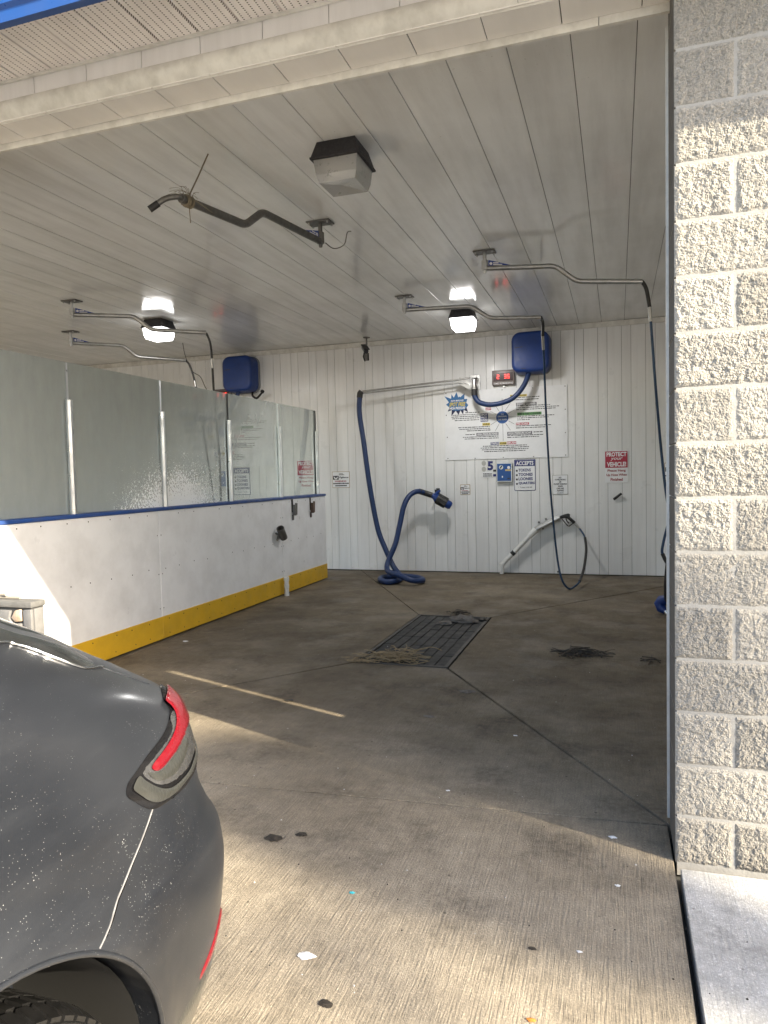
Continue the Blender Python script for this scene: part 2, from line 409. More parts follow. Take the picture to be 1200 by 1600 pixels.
slab('floor_slab', [(.197+g, 3.125), (XR, 3.2), (XR, 10.42), (1.20, 10.42), (D['x1']+g+.01, D['y1']), (D['x1']+g+.01, D['y0']-.01)], M['floor'], fl)
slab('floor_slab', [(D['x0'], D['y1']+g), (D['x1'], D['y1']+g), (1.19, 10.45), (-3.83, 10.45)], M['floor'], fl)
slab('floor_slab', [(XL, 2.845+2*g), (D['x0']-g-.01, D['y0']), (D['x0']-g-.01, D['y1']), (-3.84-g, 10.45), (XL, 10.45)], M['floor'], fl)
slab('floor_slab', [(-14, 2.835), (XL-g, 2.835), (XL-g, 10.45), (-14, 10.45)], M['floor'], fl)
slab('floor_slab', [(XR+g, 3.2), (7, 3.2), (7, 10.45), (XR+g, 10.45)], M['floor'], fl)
wk = MB().box(.22, 7, -6, 2.80, -.137, -.07).build('pavement', M['joint']); wk['kind'] = 'structure'
slab('pavement_slab', [(.213, -1.1), (1.6, -1.1), (1.6, 2.79), (.213, 2.76)], M['walk'], wk, z=.012)
slab('pavement_slab', [(1.608, -1.1), (3.4, -1.1), (3.4, 2.79), (1.608, 2.79)], M['walk'], wk, z=.012)
slab('pavement_slab', [(.213, -6), (3.4, -6), (3.4, -1.108), (.213, -1.108)], M['walk'], wk, z=.012)

# ------------------------------------------------------------------ building
YF, WY, CZ = 2.826, 10.45, 3.54
bld = thing('car_wash_building', 'white-panelled self-service car wash building with rough block pillar and blue eave', 'building', (0, 6, 0))
# back wall
bw = MB().box(-14, 6.5, WY+.012, WY+.2, -.1, 3.9).build('back_wall', M['joint'], bld)
x = -13.9; i = 0; cache = {}
pw = (.19, .123)
rw = random.Random(3)
while x < 6.3:
    w = pw[i % 2]
    if i % 2 not in cache:
        me = MB().box(.0016, w-.0016, -.0, .02, 0.012, CZ).mesh('wall_plank'); bevelled(me, .0022, 1); me.materials.append(M['wall']); cache[i % 2] = me
    o = link('wall_plank', cache[i % 2], None, bw, loc=Vector((x, WY+rw.uniform(-.0012, .0012), 0))-org(bw))
    x += w; i += 1
MB().box(-13.9, 6.3, WY-.022, WY-.003, CZ-.075, CZ-.004).build('cornice_trim', M['trim'], bw)
# ceiling
cl = MB().box(-14, 6.5, 3.0, WY+.1, CZ+.016, CZ+.2).build('ceiling', M['joint'], bld)
me = MB().box(.0018, .2982, 3.06, WY-.001, 0, .015).mesh('ceiling_plank'); bevelled(me, .0025, 1); me.materials.append(M['ceil'])
for k in range(-46, 21):
    link('ceiling_plank', me, None, cl, loc=Vector((.1+.3*k, 0, CZ+rw.uniform(-.0008, .0008)))-org(cl))
# roof above
MB().box(-14, 6.5, 2.45, 11, 3.745, 3.95).build('roof', M['lightened_concrete'], bld)
# header over the openings
hd = MB().box(-14, 6.5, YF+.012, 3.03, 3.278, 3.74).build('header', M['joint'], bld)
mf = MB().box(.0015, .3035, YF, YF+.011, 3.345, 3.436).mesh('fascia_panel'); bevelled(mf, .002, 1); mf.materials.append(M['fascia'])
mso = MB().box(.0018, .2982, YF+.02, 3.03, 3.27, 3.277).mesh('header_panel'); bevelled(mso, .002, 1); mso.materials.append(M['hpanel'])
for k in range(-40, 18):
    link('fascia_panel', mf, None, hd, loc=Vector((.1+.305*k, 0, 0))-org(hd))
    link('header_panel', mso, None, hd, loc=Vector((.1+.3*k, 0, 0))-org(hd))
# rolled drip trim, built along X
prof = [(YF+.012, 3.352), (YF-.006, 3.350), (YF-.014, 3.335), (YF-.012, 3.315), (YF-.004, 3.296), (YF+.012, 3.278), (YF+.036, 3.266), (YF+.036, 3.2695), (YF+.014, 3.284)]
seams = [-14, -9.2, -4.6, -.35, 3.5, 6.5]
for a, b2 in zip(seams, seams[1:]):
    MB().prism(prof, 'x', a+.001, b2-.001).build('drip_trim', M['trim'], hd, smooth=50)
for k in range(-26, 12):
    MB().lathe([(0, .0), (0, .006), (.004, .0055), (.005, 0)], (.18+.5*k, YF-.0145, 3.327), 'y', 10).build('rivet', M['trim'], hd)
for a, b2 in zip([-14, -8.1, -4.3, -.06, 3.2], [-8.1, -4.3, -.06, 3.2, 6.5]):
    MB().box(a+.002, b2-.002, 3.031, 3.048, 3.238, 3.29).build('opening_trim', M['trim'], hd)
# vented soffit
sf = MB().box(-14, 6.5, 2.40, YF-.004, 3.452, 3.46).build('soffit', M['joint'], bld)
def mat_vent():
    m, t, b = nodes('vented_soffit'); n = N(t); p = n.pos()
    x, y, z = n.sep(p)
    fx = n.math('FRACT', n.math('DIVIDE', n.math('ADD', x, 14.02), .033)); fy = n.math('FRACT', n.math('DIVIDE', y, .013))
    inx = n.math('LESS_THAN', n.math('ABSOLUTE', n.math('SUBTRACT', fx, .5)), .10)
    iny = n.math('LESS_THAN', n.math('ABSOLUTE', n.math('SUBTRACT', fy, .5)), .23)
    hole = n.math('MULTIPLY', inx, iny)
    c = n.mix(n.ramp(n.noise(p, 6, 5, .65), [(.4, 0.0), (.8, .6)]), (.80, .77, .76), (.60, .56, .55))
    c = n.mix(hole, c, (.06, .055, .05))
    setp(t, b, base=c, rough=.6, normal=n.bump(n.math('SUBTRACT', 1.0, hole), .5, .003)); return m
M['vent'] = mat_vent()
ms = MB().add([(.0, 2.40, 3.436), (.188, 2.40, 3.436), (.188, YF-.002, 3.436), (0, YF-.002, 3.436), (.192, 2.40, 3.449), (.192, YF-.002, 3.449), (.198, 2.40, 3.449), (.198, YF-.002, 3.449), (.2, 2.40, 3.436), (.2, YF-.002, 3.436)],
     [(0, 1, 2, 3), (1, 4, 5, 2), (4, 6, 7, 5), (6, 8, 9, 7)]).mesh('soffit_panel'); ms.materials.append(M['vent'])
for k in range(-56, 46):
    link('soffit_panel', ms, None, sf, loc=Vector((-2.716+.2*k, 0, 0))-org(sf))
MB().box(-14, 6.5, YF-.018, YF-.003, 3.427, 3.440).build('soffit_trim', M['trim'], sf)
MB().prism([(2.37, 3.36), (2.405, 3.36), (2.405, 3.80), (2.30, 3.80), (2.295, 3.52), (2.352, 3.50), (2.352, 3.42), (2.366, 3.405)], 'x', -14, 6.5).build('eave_fascia', M['blue_metal'], bld)

# block pillars with rough split faces
def vnoise(nx, ny, cx, cy, seed, sharp_=False):
    r = np.random.RandomState(seed); an = r.uniform(.2, 1.3)
    X, Y = np.meshgrid(np.arange(nx), np.arange(ny))
    U = (X*math.cos(an)+Y*math.sin(an))/cx+500/cx; V = (-X*math.sin(an)+Y*math.cos(an))/cy+500/cy
    g = int(max(U.max(), V.max()))+3; G = r.rand(g, g)
    xi, yi = U.astype(int), V.astype(int); fx, fy = U-xi, V-yi
    if not sharp_: fx = fx*fx*(3-2*fx); fy = fy*fy*(3-2*fy)
    return (G[yi, xi]*(1-fx)+G[yi, xi+1]*fx)*(1-fy)+(G[yi+1, xi]*(1-fx)+G[yi+1, xi+1]*fx)*fy
def block_mesh(w, h, seed, dep=.285, st=.0031):
    nx, ny = max(4, int(w/st))+1, max(4, int(h/st))+1
    rs_ = np.random.RandomState(seed+5)
    n1 = vnoise(nx, ny, 4.4, 3.6, seed+1, True); n2 = vnoise(nx, ny, 2.4, 2.1, seed+2, True)
    H = vnoise(nx, ny, 26, 18, seed)*.26+n1*.28+vnoise(nx, ny, 9, 7, seed+3)*.16+n2*.22+rs_.rand(ny, nx)*.18
    H = np.clip((H-.28)*1.6, 0, 1); H = H**.8
    xs, zs = np.linspace(0, w, nx), np.linspace(0, h, ny)
    e = np.minimum(np.minimum(xs, w-xs)[None, :], np.minimum(zs, h-zs)[:, None])
    H = H*np.clip(e/.016, 0, 1)**.7
    V = np.zeros((ny, nx, 3)); V[..., 0] = xs[None, :]; V[..., 2] = zs[:, None]; V[..., 1] = -H*(.0095+.0035*rs_.rand())
    jit = np.random.RandomState(seed+9).uniform(-.0012, .0012, (ny, nx, 2)); jit[0] = jit[-1] = 0; jit[:, 0] = jit[:, -1] = 0
    V[..., 0] += jit[..., 0]; V[..., 2] += jit[..., 1]
    verts = V.reshape(-1, 3).tolist(); idx = np.arange(nx*ny).reshape(ny, nx)
    q = np.stack([idx[:-1, :-1], idx[:-1, 1:], idx[1:, 1:], idx[1:, :-1]], -1).reshape(-1, 4).tolist()
    b = len(verts); verts += [(0, dep, 0), (w, dep, 0), (w, dep, h), (0, dep, h)]
    L = idx[:, 0].tolist(); Rr = idx[:, -1].tolist(); B = idx[0, :].tolist(); T = idx[-1, :].tolist()
    q += [[b]+[b+3]+L[::-1], [b+2, b+1]+Rr, [b+1, b]+B, [b+3, b+2]+T[::-1]]
    q.append([b, b+1, b+2, b+3])
    me = bpy.data.meshes.new('block'); me.from_pydata(verts, [], q)
    mi = [0]*len(q); mi[-5] = 1; me.polygons.foreach_set('material_index', mi)
    me.materials.append(M['block']); me.materials.append(M['jamb'])
    return me
def pillar(px0, px1, seed, courses=17):
    pl = MB().box(px0+.006, px1-.006, YF+.0025, YF+.29, -.05, 3.36).build('block_pillar', M['mortar'], bld)
    jt = .0032; z = 0.0; k = 0; tot = px1-px0
    for c in range(courses):
        z0 = 0.0 if c == 0 else -.02+.2*c; z1 = min(-.02+.2*(c+1), 3.34)
        if z1-z0 < .03: break
        cuts = [px0, px0+.2, px0+.6] if c % 2 == 0 else [px0, px0+.4]
        cuts = [v for v in cuts if v < px1-.05]+[px1]
        for a, b2 in zip(cuts, cuts[1:]):
            la = 0 if a == px0 else jt; lb = 0 if b2 == px1 else jt
            me = block_mesh(b2-a-la-lb, z1-z0-2*jt+(jt if c == 0 else 0), seed+k*13); k += 1
            link('block', me, None, pl, loc=Vector((a+la, YF+.004, z0+(0 if c == 0 else jt)))-org(pl))
    return pl
pl = pillar(.2, .8, 100)
MB().box(.1905, .2, 3.122, 3.15, .03, 3.236).build('jamb_trim', M['pvcpipe'], pl)
# farther pillars of the same front, outside the picture
for x0 in (5.0,):
    MB().box(x0, x0+.6, YF, YF+.29, 0, 3.34).build('block_pillar', M['mortar'], bld)
# end walls
MB().box(6.3, 6.5, 3.05, WY, 0, CZ).build('end_wall', M['wall'], bld)
MB().box(-14, -13.8, 3.05, WY, 0, CZ).build('end_wall', M['wall'], bld)

# ------------------------------------------------------------------ bay partition with glass
def screw(mb, x, y, z, r=.006, s=1):
    mb.lathe([(0, 0.0), (.0025*s, r*.7), (.0005*s, r)], (x, y, z), 'x', 8)
def partition(X, label, y_start, y_glass, full=True, gmat='glass'):
    # sgn: side that carries the boards' visible face (+X)
    p = thing('bay_partition', label, 'partition', (X, 7, 0))
    f0, f1 = X-.03, X
    core = MB().box(X-.13, X-.014, y_start+.01, 9.50, .10, 1.205).build('core', M['greybase'], p)
    cuts = [y_start]+[y for y in (3.05, 5.58, 8.11) if y > y_start+.1]+[9.53]
    for a, b in zip(cuts, cuts[1:]):
        for (u, v, zz) in ((X-.012, X, 1), (X-.145, X-.133, 0)):
            me = MB().box(u, v, a+.003, b-.003, .215, 1.205).mesh('board'); bevelled(me, .003, 1); link('board', me, M['board'], p)
            me = MB().box(u+(.004 if zz else -.008), v+(.008 if zz else -.004), a+.001, b-.001, .015, .222).mesh('kick_plate'); bevelled(me, .003, 1); link('kick_plate', me, M['yellow'], p)
    me = MB().box(X-.16, X+.014, y_start, 9.535, 1.206, 1.238).mesh('cap_rail'); bevelled(me, .006, 2); link('cap_rail', me, M['bluecap'], p)
    if full:
        rs = random.Random(5); sm = MB()
        y = 3.2
        while y < 9.5:
            for z in (1.17, .66+.02*rs.random()):
                if rs.random() < .88: screw(sm, X, y+rs.uniform(-.02, .02), z)
            for z in (.19, .055):
                screw(sm, X+.008, y+rs.uniform(-.03, .03), z)
            y += .245
        for yc in (5.58, 8.11):
            for z in (.30, .62, .98):
                screw(sm, X, yc-.028, z); screw(sm, X, yc+.028, z)
        sm.build('screws', M['black'], p)
    ys = [y for y in (3.37, 4.57, 5.77, 6.99, 8.235, 9.40) if y >= y_glass-.01]
    if y_glass not in ys: ys = [y_glass]+ys
    for a, b in zip(ys, ys[1:]):
        MB().box(X-.078, X-.066, a+.004, b-.004, 1.238, 2.43).build('glass_pane', M[gmat], p)
    for k, y in enumerate(ys):
        mb = MB().box(X-.060, X-.046, y-.032, y+.032, 1.238, 2.135)
        mb.box(X-.046, X-.030, y-.009, y+.009, 1.238, 2.135)
        mb.box(X-.098, X-.084, y-.032, y+.032, 1.238, 2.135)
        ps = mb.build('post', M['alu'], p)
        MB().box(X-.083, X-.061, y-.0095, y+.0095, 1.238, 2.425).build('seal_strip', M['black' if k % 2 and k > 2 else 'alu'], ps)
        sm = MB()
        for z in (1.30, 1.52, 1.80, 2.08): screw(sm, X-.046, y+.021, z, .006)
        sm.build('screws', M['black'], ps)
    return p
partition(-4.03, 'white board and glass partition with yellow kick plate left of the wash bay', 2.95, 3.37)
partition(.80, 'far right partition hidden behind the rough block pillar', 3.12, 3.22, False, 'opaque_pane')

# ------------------------------------------------------------------ light fixtures
def light_fixture(x, y, lit, label, yawd=0):
    p = thing('ceiling_light', label, 'ceiling light', (x, y, CZ), 'square ceiling lights')
    a, h = .155, .115
    def ring(r, z): return [(x-r, y-r, z), (x+r, y-r, z), (x+r, y+r, z), (x-r, y+r, z)]
    vs = ring(.125, CZ-.001)+ring(.155, CZ-.10)+ring(.160, CZ-.10)+ring(.160, CZ-.112)
    fs = [(4*k+i, 4*k+(i+1) % 4, 4*k+4+(i+1) % 4, 4*k+4+i) for k in range(3) for i in range(4)]+[(12, 13, 14, 15)]
    MB().add(vs, fs).build('housing', M['blackdirty'], p)
    vs = ring(.142, CZ-.113)+ring(.132, CZ-.20)+ring(.118, CZ-.245)+[(x, y, CZ-.232)]
    fs = [(4*k+i, 4*k+(i+1) % 4, 4*k+4+(i+1) % 4, 4*k+4+i) for k in range(2) for i in range(4)]+[(8+i, 8+(i+1) % 4, 12) for i in range(4)]
    MB().add(vs, fs).build('lens', M['lens_lit' if lit else 'lens_off'], p)
    if not lit:
        vs = ring(.130, CZ-.114)+ring(.05, CZ-.20); MB().add(vs, [(i, (i+1) % 4, 4+(i+1) % 4, 4+i) for i in range(4)]+[(4, 5, 6, 7)]).build('reflector', M['alu'], p)
    if lit:
        al = bpy.data.lights.new('lamp_light', 'AREA'); al.shape = 'SQUARE'; al.size = .24; al.energy = 10.0; al.color = (1, .98, .95)
        ao = bpy.data.objects.new('lamp_light', al); COL.objects.link(ao); ao.parent = p; ao.location = (0, 0, -.25)
    return p
light_fixture(-1.62, 4.27, False, 'unlit square ceiling light with ribbed lens and dirty black housing near the opening')
light_fixture(-1.84, 8.98, True, 'lit square ceiling light in front of the right blue box')
light_fixture(-5.60, 7.92, True, 'lit square ceiling light over the left bay beyond the glass')

# ------------------------------------------------------------------ ceiling booms
def text_mesh(s, w, h, bold=.02, ext=0):
    cu = bpy.data.curves.new('lettering', 'FONT'); cu.body = s; cu.align_x = 'CENTER'; cu.align_y = 'CENTER'; cu.offset = bold
    cu.resolution_u = 3
    ob = bpy.data.objects.new('t', cu); COL.objects.link(ob)
    dg = bpy.context.evaluated_depsgraph_get(); me = bpy.data.meshes.new_from_object(ob.evaluated_get(dg))
    bpy.data.objects.remove(ob); bpy.data.curves.remove(cu)
    co = np.empty(len(me.vertices)*3); me.vertices.foreach_get('co', co); co = co.reshape(-1, 3)
    lo, hi = co.min(0), co.max(0); c = (lo+hi)/2; sx, sy = w/(hi[0]-lo[0]), h/(hi[1]-lo[1])
    co = (co-c)*[sx, sy, 1]; co[:, 2] = 0
    me.vertices.foreach_set('co', co.reshape(-1)); me.materials.clear(); me.update()
    return me
def wall_text(s, x, z, y, w, h, mat, parent, bold=.02, skew=0):
    me = text_mesh(s, w, h, bold)
    for v in me.vertices:
        a, b = v.co.x, v.co.y
        v.co = (x+a+skew*b, y, z+b)
    return link('lettering', me, mat, parent)
def boom(pts, label, mat='steel', tip=None, r=.024):
    m, a, b, c, d = [Vector(p) for p in pts]
    p = thing('ceiling_boom', label, 'boom', (m.x, m.y, CZ), 'swing booms under the ceiling')
    dirv = (d-m); dirv.z = 0; dirv.normalize(); side = Vector((-dirv.y, dirv.x, 0))
    me = MB().box(m.x-.10, m.x+.10, m.y-.065, m.y+.065, CZ-.012, CZ-.0015).mesh('mount_plate'); bevelled(me, .003, 1)
    pt = link('mount_plate', me, M['dsteel'], p)
    bm = MB()
    for sx in (-.08, .08):
        for sy in (-.045, .045): bm.lathe([(CZ-.026, 0), (CZ-.026, .009), (CZ-.012, .009)], (m.x+sx, m.y+sy, 0), 'z', 6)
    bm.build('bolts', M['steel'], pt)
    MB().lathe([(CZ-.20, 0), (CZ-.20, .013), (CZ-.175, .017), (CZ-.17, .017), (CZ-.17, .030), (CZ-.085, .030), (CZ-.085, .017), (CZ-.012, .017)], (m.x, m.y, 0), 'z', 18).build('swivel', M[mat], p, smooth=40)
    za = CZ-.155
    A = Vector((m.x, m.y, za))+dirv*.022
    L1 = (b-m); L1.z = 0; L2 = (c-m); L2.z = 0; L3 = (d-m); L3.z = 0
    B = Vector((m.x, m.y, za+.002))+dirv*L1.length; Cc = Vector((m.x, m.y, c.z))+dirv*L2.length; Dd = Vector((m.x, m.y, d.z))+dirv*L3.length
    def fil(p0, p1, p2, e=.05):
        u = (p0-p1).normalized()*e; v = (p2-p1).normalized()*e
        return [(p1+u*(1-t)**2+v*t*t) for t in (0, .25, .5, .75, 1)]
    path = [A]+fil(A, B, Cc)+fil(B, Cc, Dd)+[Dd]
    MB().tube(path, r, 14).build('arm', M[mat], p, smooth=50)
    # gusset with blue maker's plate
    g0 = A+Vector((0, 0, .018)); th = side*.0045
    tri = [g0+dirv*.012+Vector((0, 0, .058)), g0+dirv*.012, g0+dirv*.24]
    vs = [v+th for v in tri]+[v-th for v in tri]
    gs = MB().add(vs, [(0, 1, 2), (5, 4, 3), (0, 3, 4, 1), (1, 4, 5, 2), (2, 5, 3, 0)]).build('gusset', M['navyplate'], p)
    for sg in (1, -1):
        o = side*(.0055*sg); mb = MB()
        c0 = g0+dirv*.035+Vector((0, 0, .024))+o
        mb.add([c0]+[c0+dirv*(.014*math.cos(t*math.pi/5))+Vector((0, 0, .014*math.sin(t*math.pi/5))) for t in range(10)], [(0, 1+t, 1+(t+1) % 10) for t in range(10)])
        for (a0, a1, z0, z1) in ((.055, .105, .024, .034), (.055, .14, .008, .018)):
            q = [g0+dirv*a0+Vector((0, 0, z0))+o, g0+dirv*a1+Vector((0, 0, z0))+o, g0+dirv*a1+Vector((0, 0, z1))+o, g0+dirv*a0+Vector((0, 0, z1))+o]
            mb.add(q, [(0, 1, 2, 3)])
        mb.build('maker_mark', M['whiteink'], gs, fix=False)
    return p, Dd, dirv
M['navyplate'] = simple('blue_plate', (.03, .07, .32), .4)
BOOM1 = [[-1.162, 6.696, 3.54], [-1.082, 6.491, 3.37], [-0.515, 6.77, 3.37], [-0.319, 6.771, 3.24], [0.225, 7.106, 3.22]]
BOOM2 = [[-2.321, 7.994, 3.54], [-2.165, 7.781, 3.37], [-1.571, 8.076, 3.37], [-1.347, 8.029, 3.24], [-0.811, 8.276, 3.22]]
BOOM3 = [[-2.27, 5.42, 3.54], [-2.187, 5.215, 3.37], [-2.375, 4.673, 3.37], [-2.402, 4.48, 3.24], [-2.545, 3.878, 3.22]]
BOOM4 = [[-5.86, 6.675, 3.54], [-5.668, 6.527, 3.37], [-5.234, 6.893, 3.37], [-5.078, 6.999, 3.24], [-4.622, 7.46, 3.22]]
BOOM5 = [[-7.072, 8.005, 3.54], [-6.776, 7.757, 3.37], [-6.45, 8.264, 3.37], [-6.362, 8.482, 3.24], [-5.956, 9.037, 3.22]]
_, e1, d1 = boom(BOOM1, 'steel swing boom carrying the hose that hangs beside the block pillar')
_, e2, d2 = boom(BOOM2, 'steel swing boom passing the lit light in front of the right blue box')
p3, e3, d3 = boom(BOOM3, 'dark steel swing boom tied up to the ceiling with twine', 'dsteel', r=.027)
_, e4, d4 = boom(BOOM4, 'upper of the two steel swing booms over the left bay')
_, e5, d5 = boom(BOOM5, 'lower of the two steel swing booms over the left bay')
# bent nozzle on the tied boom
MB().tube(curve([e3-d3*.02, e3+d3*.03, e3+d3*.075+Vector((-.05, 0, -.02)), e3+d3*.10+Vector((-.10, 0, -.06))], 5), .017, 12).build('hose_end', M['dsteel'], p3, smooth=60)
MB().tube([e3+d3*.092+Vector((-.085, 0, -.047)), e3+d3*.115+Vector((-.13, 0, -.085))], .021, 12).build('coupling', M['black'], p3, smooth=60)
MB().tube(curve([(-2.24, 5.45, 3.38), (-2.16, 5.43, 3.32), (-2.06, 5.40, 3.33), (-2.03, 5.40, 3.42), (-2.0, 5.41, 3.43)], 6), .004, 8).build('cable_tail', M['dsteel'], p3, smooth=60)
# twine
tw = thing('twine_tie', 'frayed twine tying the dark boom to a hook in the ceiling', 'twine', (-2.45, 4.04, CZ))
kn = Vector((e3.x, e3.y, e3.z))-d3*.06+Vector((0, 0, .02))
mb = MB(); mb.tube([(-2.443, 4.041, CZ-.002), kn.lerp(Vector((-2.443, 4.041, CZ)), .5)+Vector((.003, 0, 0)), kn], .0045, 6)
mb.build('cord', M['rope'], tw)
mb = MB(); rr = random.Random(11)
for k in range(26):
    a = rr.uniform(0, 6.28); c0 = kn+d3*rr.uniform(-.03, .03)
    ring = [c0+Vector((0, 0, -.02))+(Vector((-d3.y, d3.x, 0))*math.cos(a+t*.9)+Vector((0, 0, 1))*math.sin(a+t*.9))*rr.uniform(.028, .036) for t in range(6)]
    mb.tube(curve(ring, 3), .0045, 5)
for k in range(22):
    b0 = kn+Vector((rr.uniform(-.03, .03), rr.uniform(-.03, .03), rr.uniform(-.01, .02)))
    e = b0+Vector((rr.uniform(-.14, .06), rr.uniform(-.08, .04), rr.uniform(-.02, .05)))
    mb.tube(curve([b0, b0.lerp(e, .5)+Vector((0, 0, .02)), e], 4), .0013, 4)
mb.tube(curve([kn, kn+Vector((.02, -.02, -.07)), kn+Vector((.025, -.02, -.16))], 5), .0025, 4)
mb.tube(curve([kn, kn+Vector((.05, .02, -.02)), kn+Vector((.14, .05, -.09))], 5), .0025, 4)
mb.build('knot', M['rope'], tw)

# ------------------------------------------------------------------ hoses on booms
def hose(name, label, pts, mat, r, parts=(), cat='hose', seg=10, group=None):
    p = thing(name, label, cat, pts[0], group)
    MB().tube(curve(pts, 8), r, seg).build('tube', mat, p, smooth=60)
    for nm, seglist, m2, r2 in parts:
        MB().tube(curve(seglist, 6), r2, 12).build(nm, m2, p, smooth=60)
    return p
def shift_to(pts, e):
    d = Vector(e)-Vector(pts[0]); n = len(pts); out = []
    for i, q in enumerate(pts):
        out.append(tuple(Vector(q)+d*max(0, 1-i/5)))
    return out
HOSE_A = [[-0.811, 8.276, 3.22], [-0.802, 8.4, 3.179], [-0.809, 8.45, 3.044], [-0.811, 8.6, 2.811], [-0.819, 8.85, 2.234], [-0.796, 9.0, 1.38], [-0.753, 9.05, 0.741], [-0.71, 9.05, 0.341], [-0.656, 9.02, 0.122], [-0.585, 9.101, 0.017], [-0.53, 9.232, 0.022], [-0.467, 9.30, 0.08], [-0.432, 9.7, 0.179], [-0.41, 10.0, 0.402], [-0.434, 10.2, 0.558], [-0.508, 10.33, 0.672]]
HA = shift_to(HOSE_A, e2)
hose('pressure_hose', 'thin blue hose hanging from a boom and looping up to the spray gun', HA, M['tealhose'], .0125,
     (('sleeve', [HA[0], HA[1], HA[2]], M['black'], .019), ('fitting', [HA[2], Vector(HA[2]).lerp(Vector(HA[3]), .6)], M['steel'], .017), ('grip_sleeve', HA[11:15], M['black'], .018)))
HOSE_B = [[0.225, 7.106, 3.22], [0.263, 7.1, 3.145], [0.29, 7.1, 2.979], [0.311, 7.1, 2.685], [0.338, 7.1, 2.272], [0.38, 7.2, 1.803], [0.413, 7.2, 1.441], [0.446, 7.2, 1.169], [0.48, 7.2, 1.048], [0.446, 7.2, 0.945], [0.406, 7.2, 0.775], [0.4, 7.2, 0.684], [0.445, 7.2, 0.593], [0.52, 7.2, 0.56], [.60, 7.3, .62]]
HB = shift_to(HOSE_B, e1)
hose('pressure_hose', 'thin blue hose hanging beside the block pillar', HB, M['tealhose'], .0125,
     (('sleeve', [HB[0], HB[1], HB[2]], M['black'], .018), ('fitting', [HB[2], Vector(HB[2]).lerp(Vector(HB[3]), .45)], M['steel'], .016), ('grip_sleeve', HB[11:15], M['black'], .018)))
HOSE_D = [[-4.622, 7.46, 3.22], [-4.599, 7.5, 3.112], [-4.593, 7.52, 2.926], [-4.631, 7.6, 2.558], [-4.66, 7.7, 2.024], [-4.676, 7.75, 1.711], [-4.70, 7.8, .9], [-4.75, 8.0, .1], [-4.9, 8.4, .017], [-5.2, 9.0, .02]]
HOSE_E = [[-5.956, 9.037, 3.22], [-5.893, 9.05, 3.134], [-5.846, 9.08, 2.923], [-5.806, 9.1, 2.645], [-5.787, 9.15, 2.321], [-5.745, 9.2, 1.758], [-5.70, 9.3, .9], [-5.65, 9.4, .1], [-5.5, 9.5, .017], [-5.3, 9.8, .02]]
HD = shift_to(HOSE_D, e4); HE = shift_to(HOSE_E, e5)
hose('pressure_hose', 'dark hose hanging from the upper boom of the left bay', HD, M['black'], .014, (('fitting', [HD[2], Vector(HD[2]).lerp(Vector(HD[3]), .3)], M['steel'], .017),))
hose('pressure_hose', 'dark hose hanging from the lower boom of the left bay', HE, M['black'], .014, (('fitting', [HE[2], Vector(HE[2]).lerp(Vector(HE[3]), .3)], M['steel'], .017),))
hose('thin_cable', 'thin wire drooping from the ceiling left of the left blue box', [(-6.2, 9.35, CZ-.003), (-6.33, 9.6, 3.40), (-6.55, 10.1, 3.25), (-6.55, 10.35, 3.18), (-6.481, 10.4, 2.99), (-6.35, 10.42, 2.86)], M['black'], .006, cat='cable', seg=6)

# ------------------------------------------------------------------ wall equipment (right bay, then copied to the left bay)
DX = -4.62
def rounded(x0, x1, z0, z1, r, n=6):
    P = []
    for cx, cz, a0 in ((x1-r, z1-r, 0), (x0+r, z1-r, 90), (x0+r, z0+r, 180), (x1-r, z0+r, 270)):
        for k in range(n+1):
            a = R(a0+90*k/n); P.append((cx+r*math.cos(a), cz+r*math.sin(a)))
    return P
def blue_box(label):
    p = thing('vacuum_box', label, 'hose box', (-1.15, WY, 2.9), 'blue moulded boxes on the back wall')
    x0, x1, z0, z1 = -1.41, -.885, 2.875, 3.445
    levels = [(WY-.05, 0, .12), (WY-.255, .002, .12), (WY-.285, .012, .11), (WY-.300, .03, .10), (WY-.305, .055, .085)]
    vs = []; n = 28
    for y, ins, r in levels:
        vs += [(a, y, b) for a, b in rounded(x0+ins, x1-ins, z0+ins, z1-ins, r)]
    fs = [(k*n+i, k*n+(i+1) % n, (k+1)*n+(i+1) % n, (k+1)*n+i) for k in range(len(levels)-1) for i in range(n)]
    fs += [tuple(range((len(levels)-1)*n, len(levels)*n)), tuple(range(n))[::-1]]
    MB().add(vs, fs).build('cover', M['bluebox'], p, smooth=40)
    MB().prism(rounded(x0-.008, x1+.008, z0-.012, z1+.004, .12), 'y', WY-.055, WY-.002).build('back_plate', M['greybase'], p, smooth=40)
    mb = MB(); mb.box(-1.35, -1.25, WY-.3065, WY-.302, 3.222, 3.231, Matrix.Rotation(R(-4), 3, 'Y')); mb.box(-1.27, -1.21, WY-.3065, WY-.302, 2.925, 2.931)
    mb.build('scratches', M['ink'], p)
    return p
bb = blue_box('blue moulded box high on the wall above the white instruction board')
def loop_hose(label):
    pts = [[-1.955, 10.24, 2.72], [-1.955, 10.24, 2.605], [-1.872, 10.22, 2.496], [-1.667, 10.2, 2.456], [-1.412, 10.2, 2.524], [-1.251, 10.22, 2.696], [-1.175, 10.27, 2.89]]
    return hose('suction_hose', label, pts, M['bluehose'], .036, (('cuff', [pts[0], pts[1]], M['black'], .043),), seg=14)
lh = loop_hose('blue hose loop drooping in front of the white instruction board')
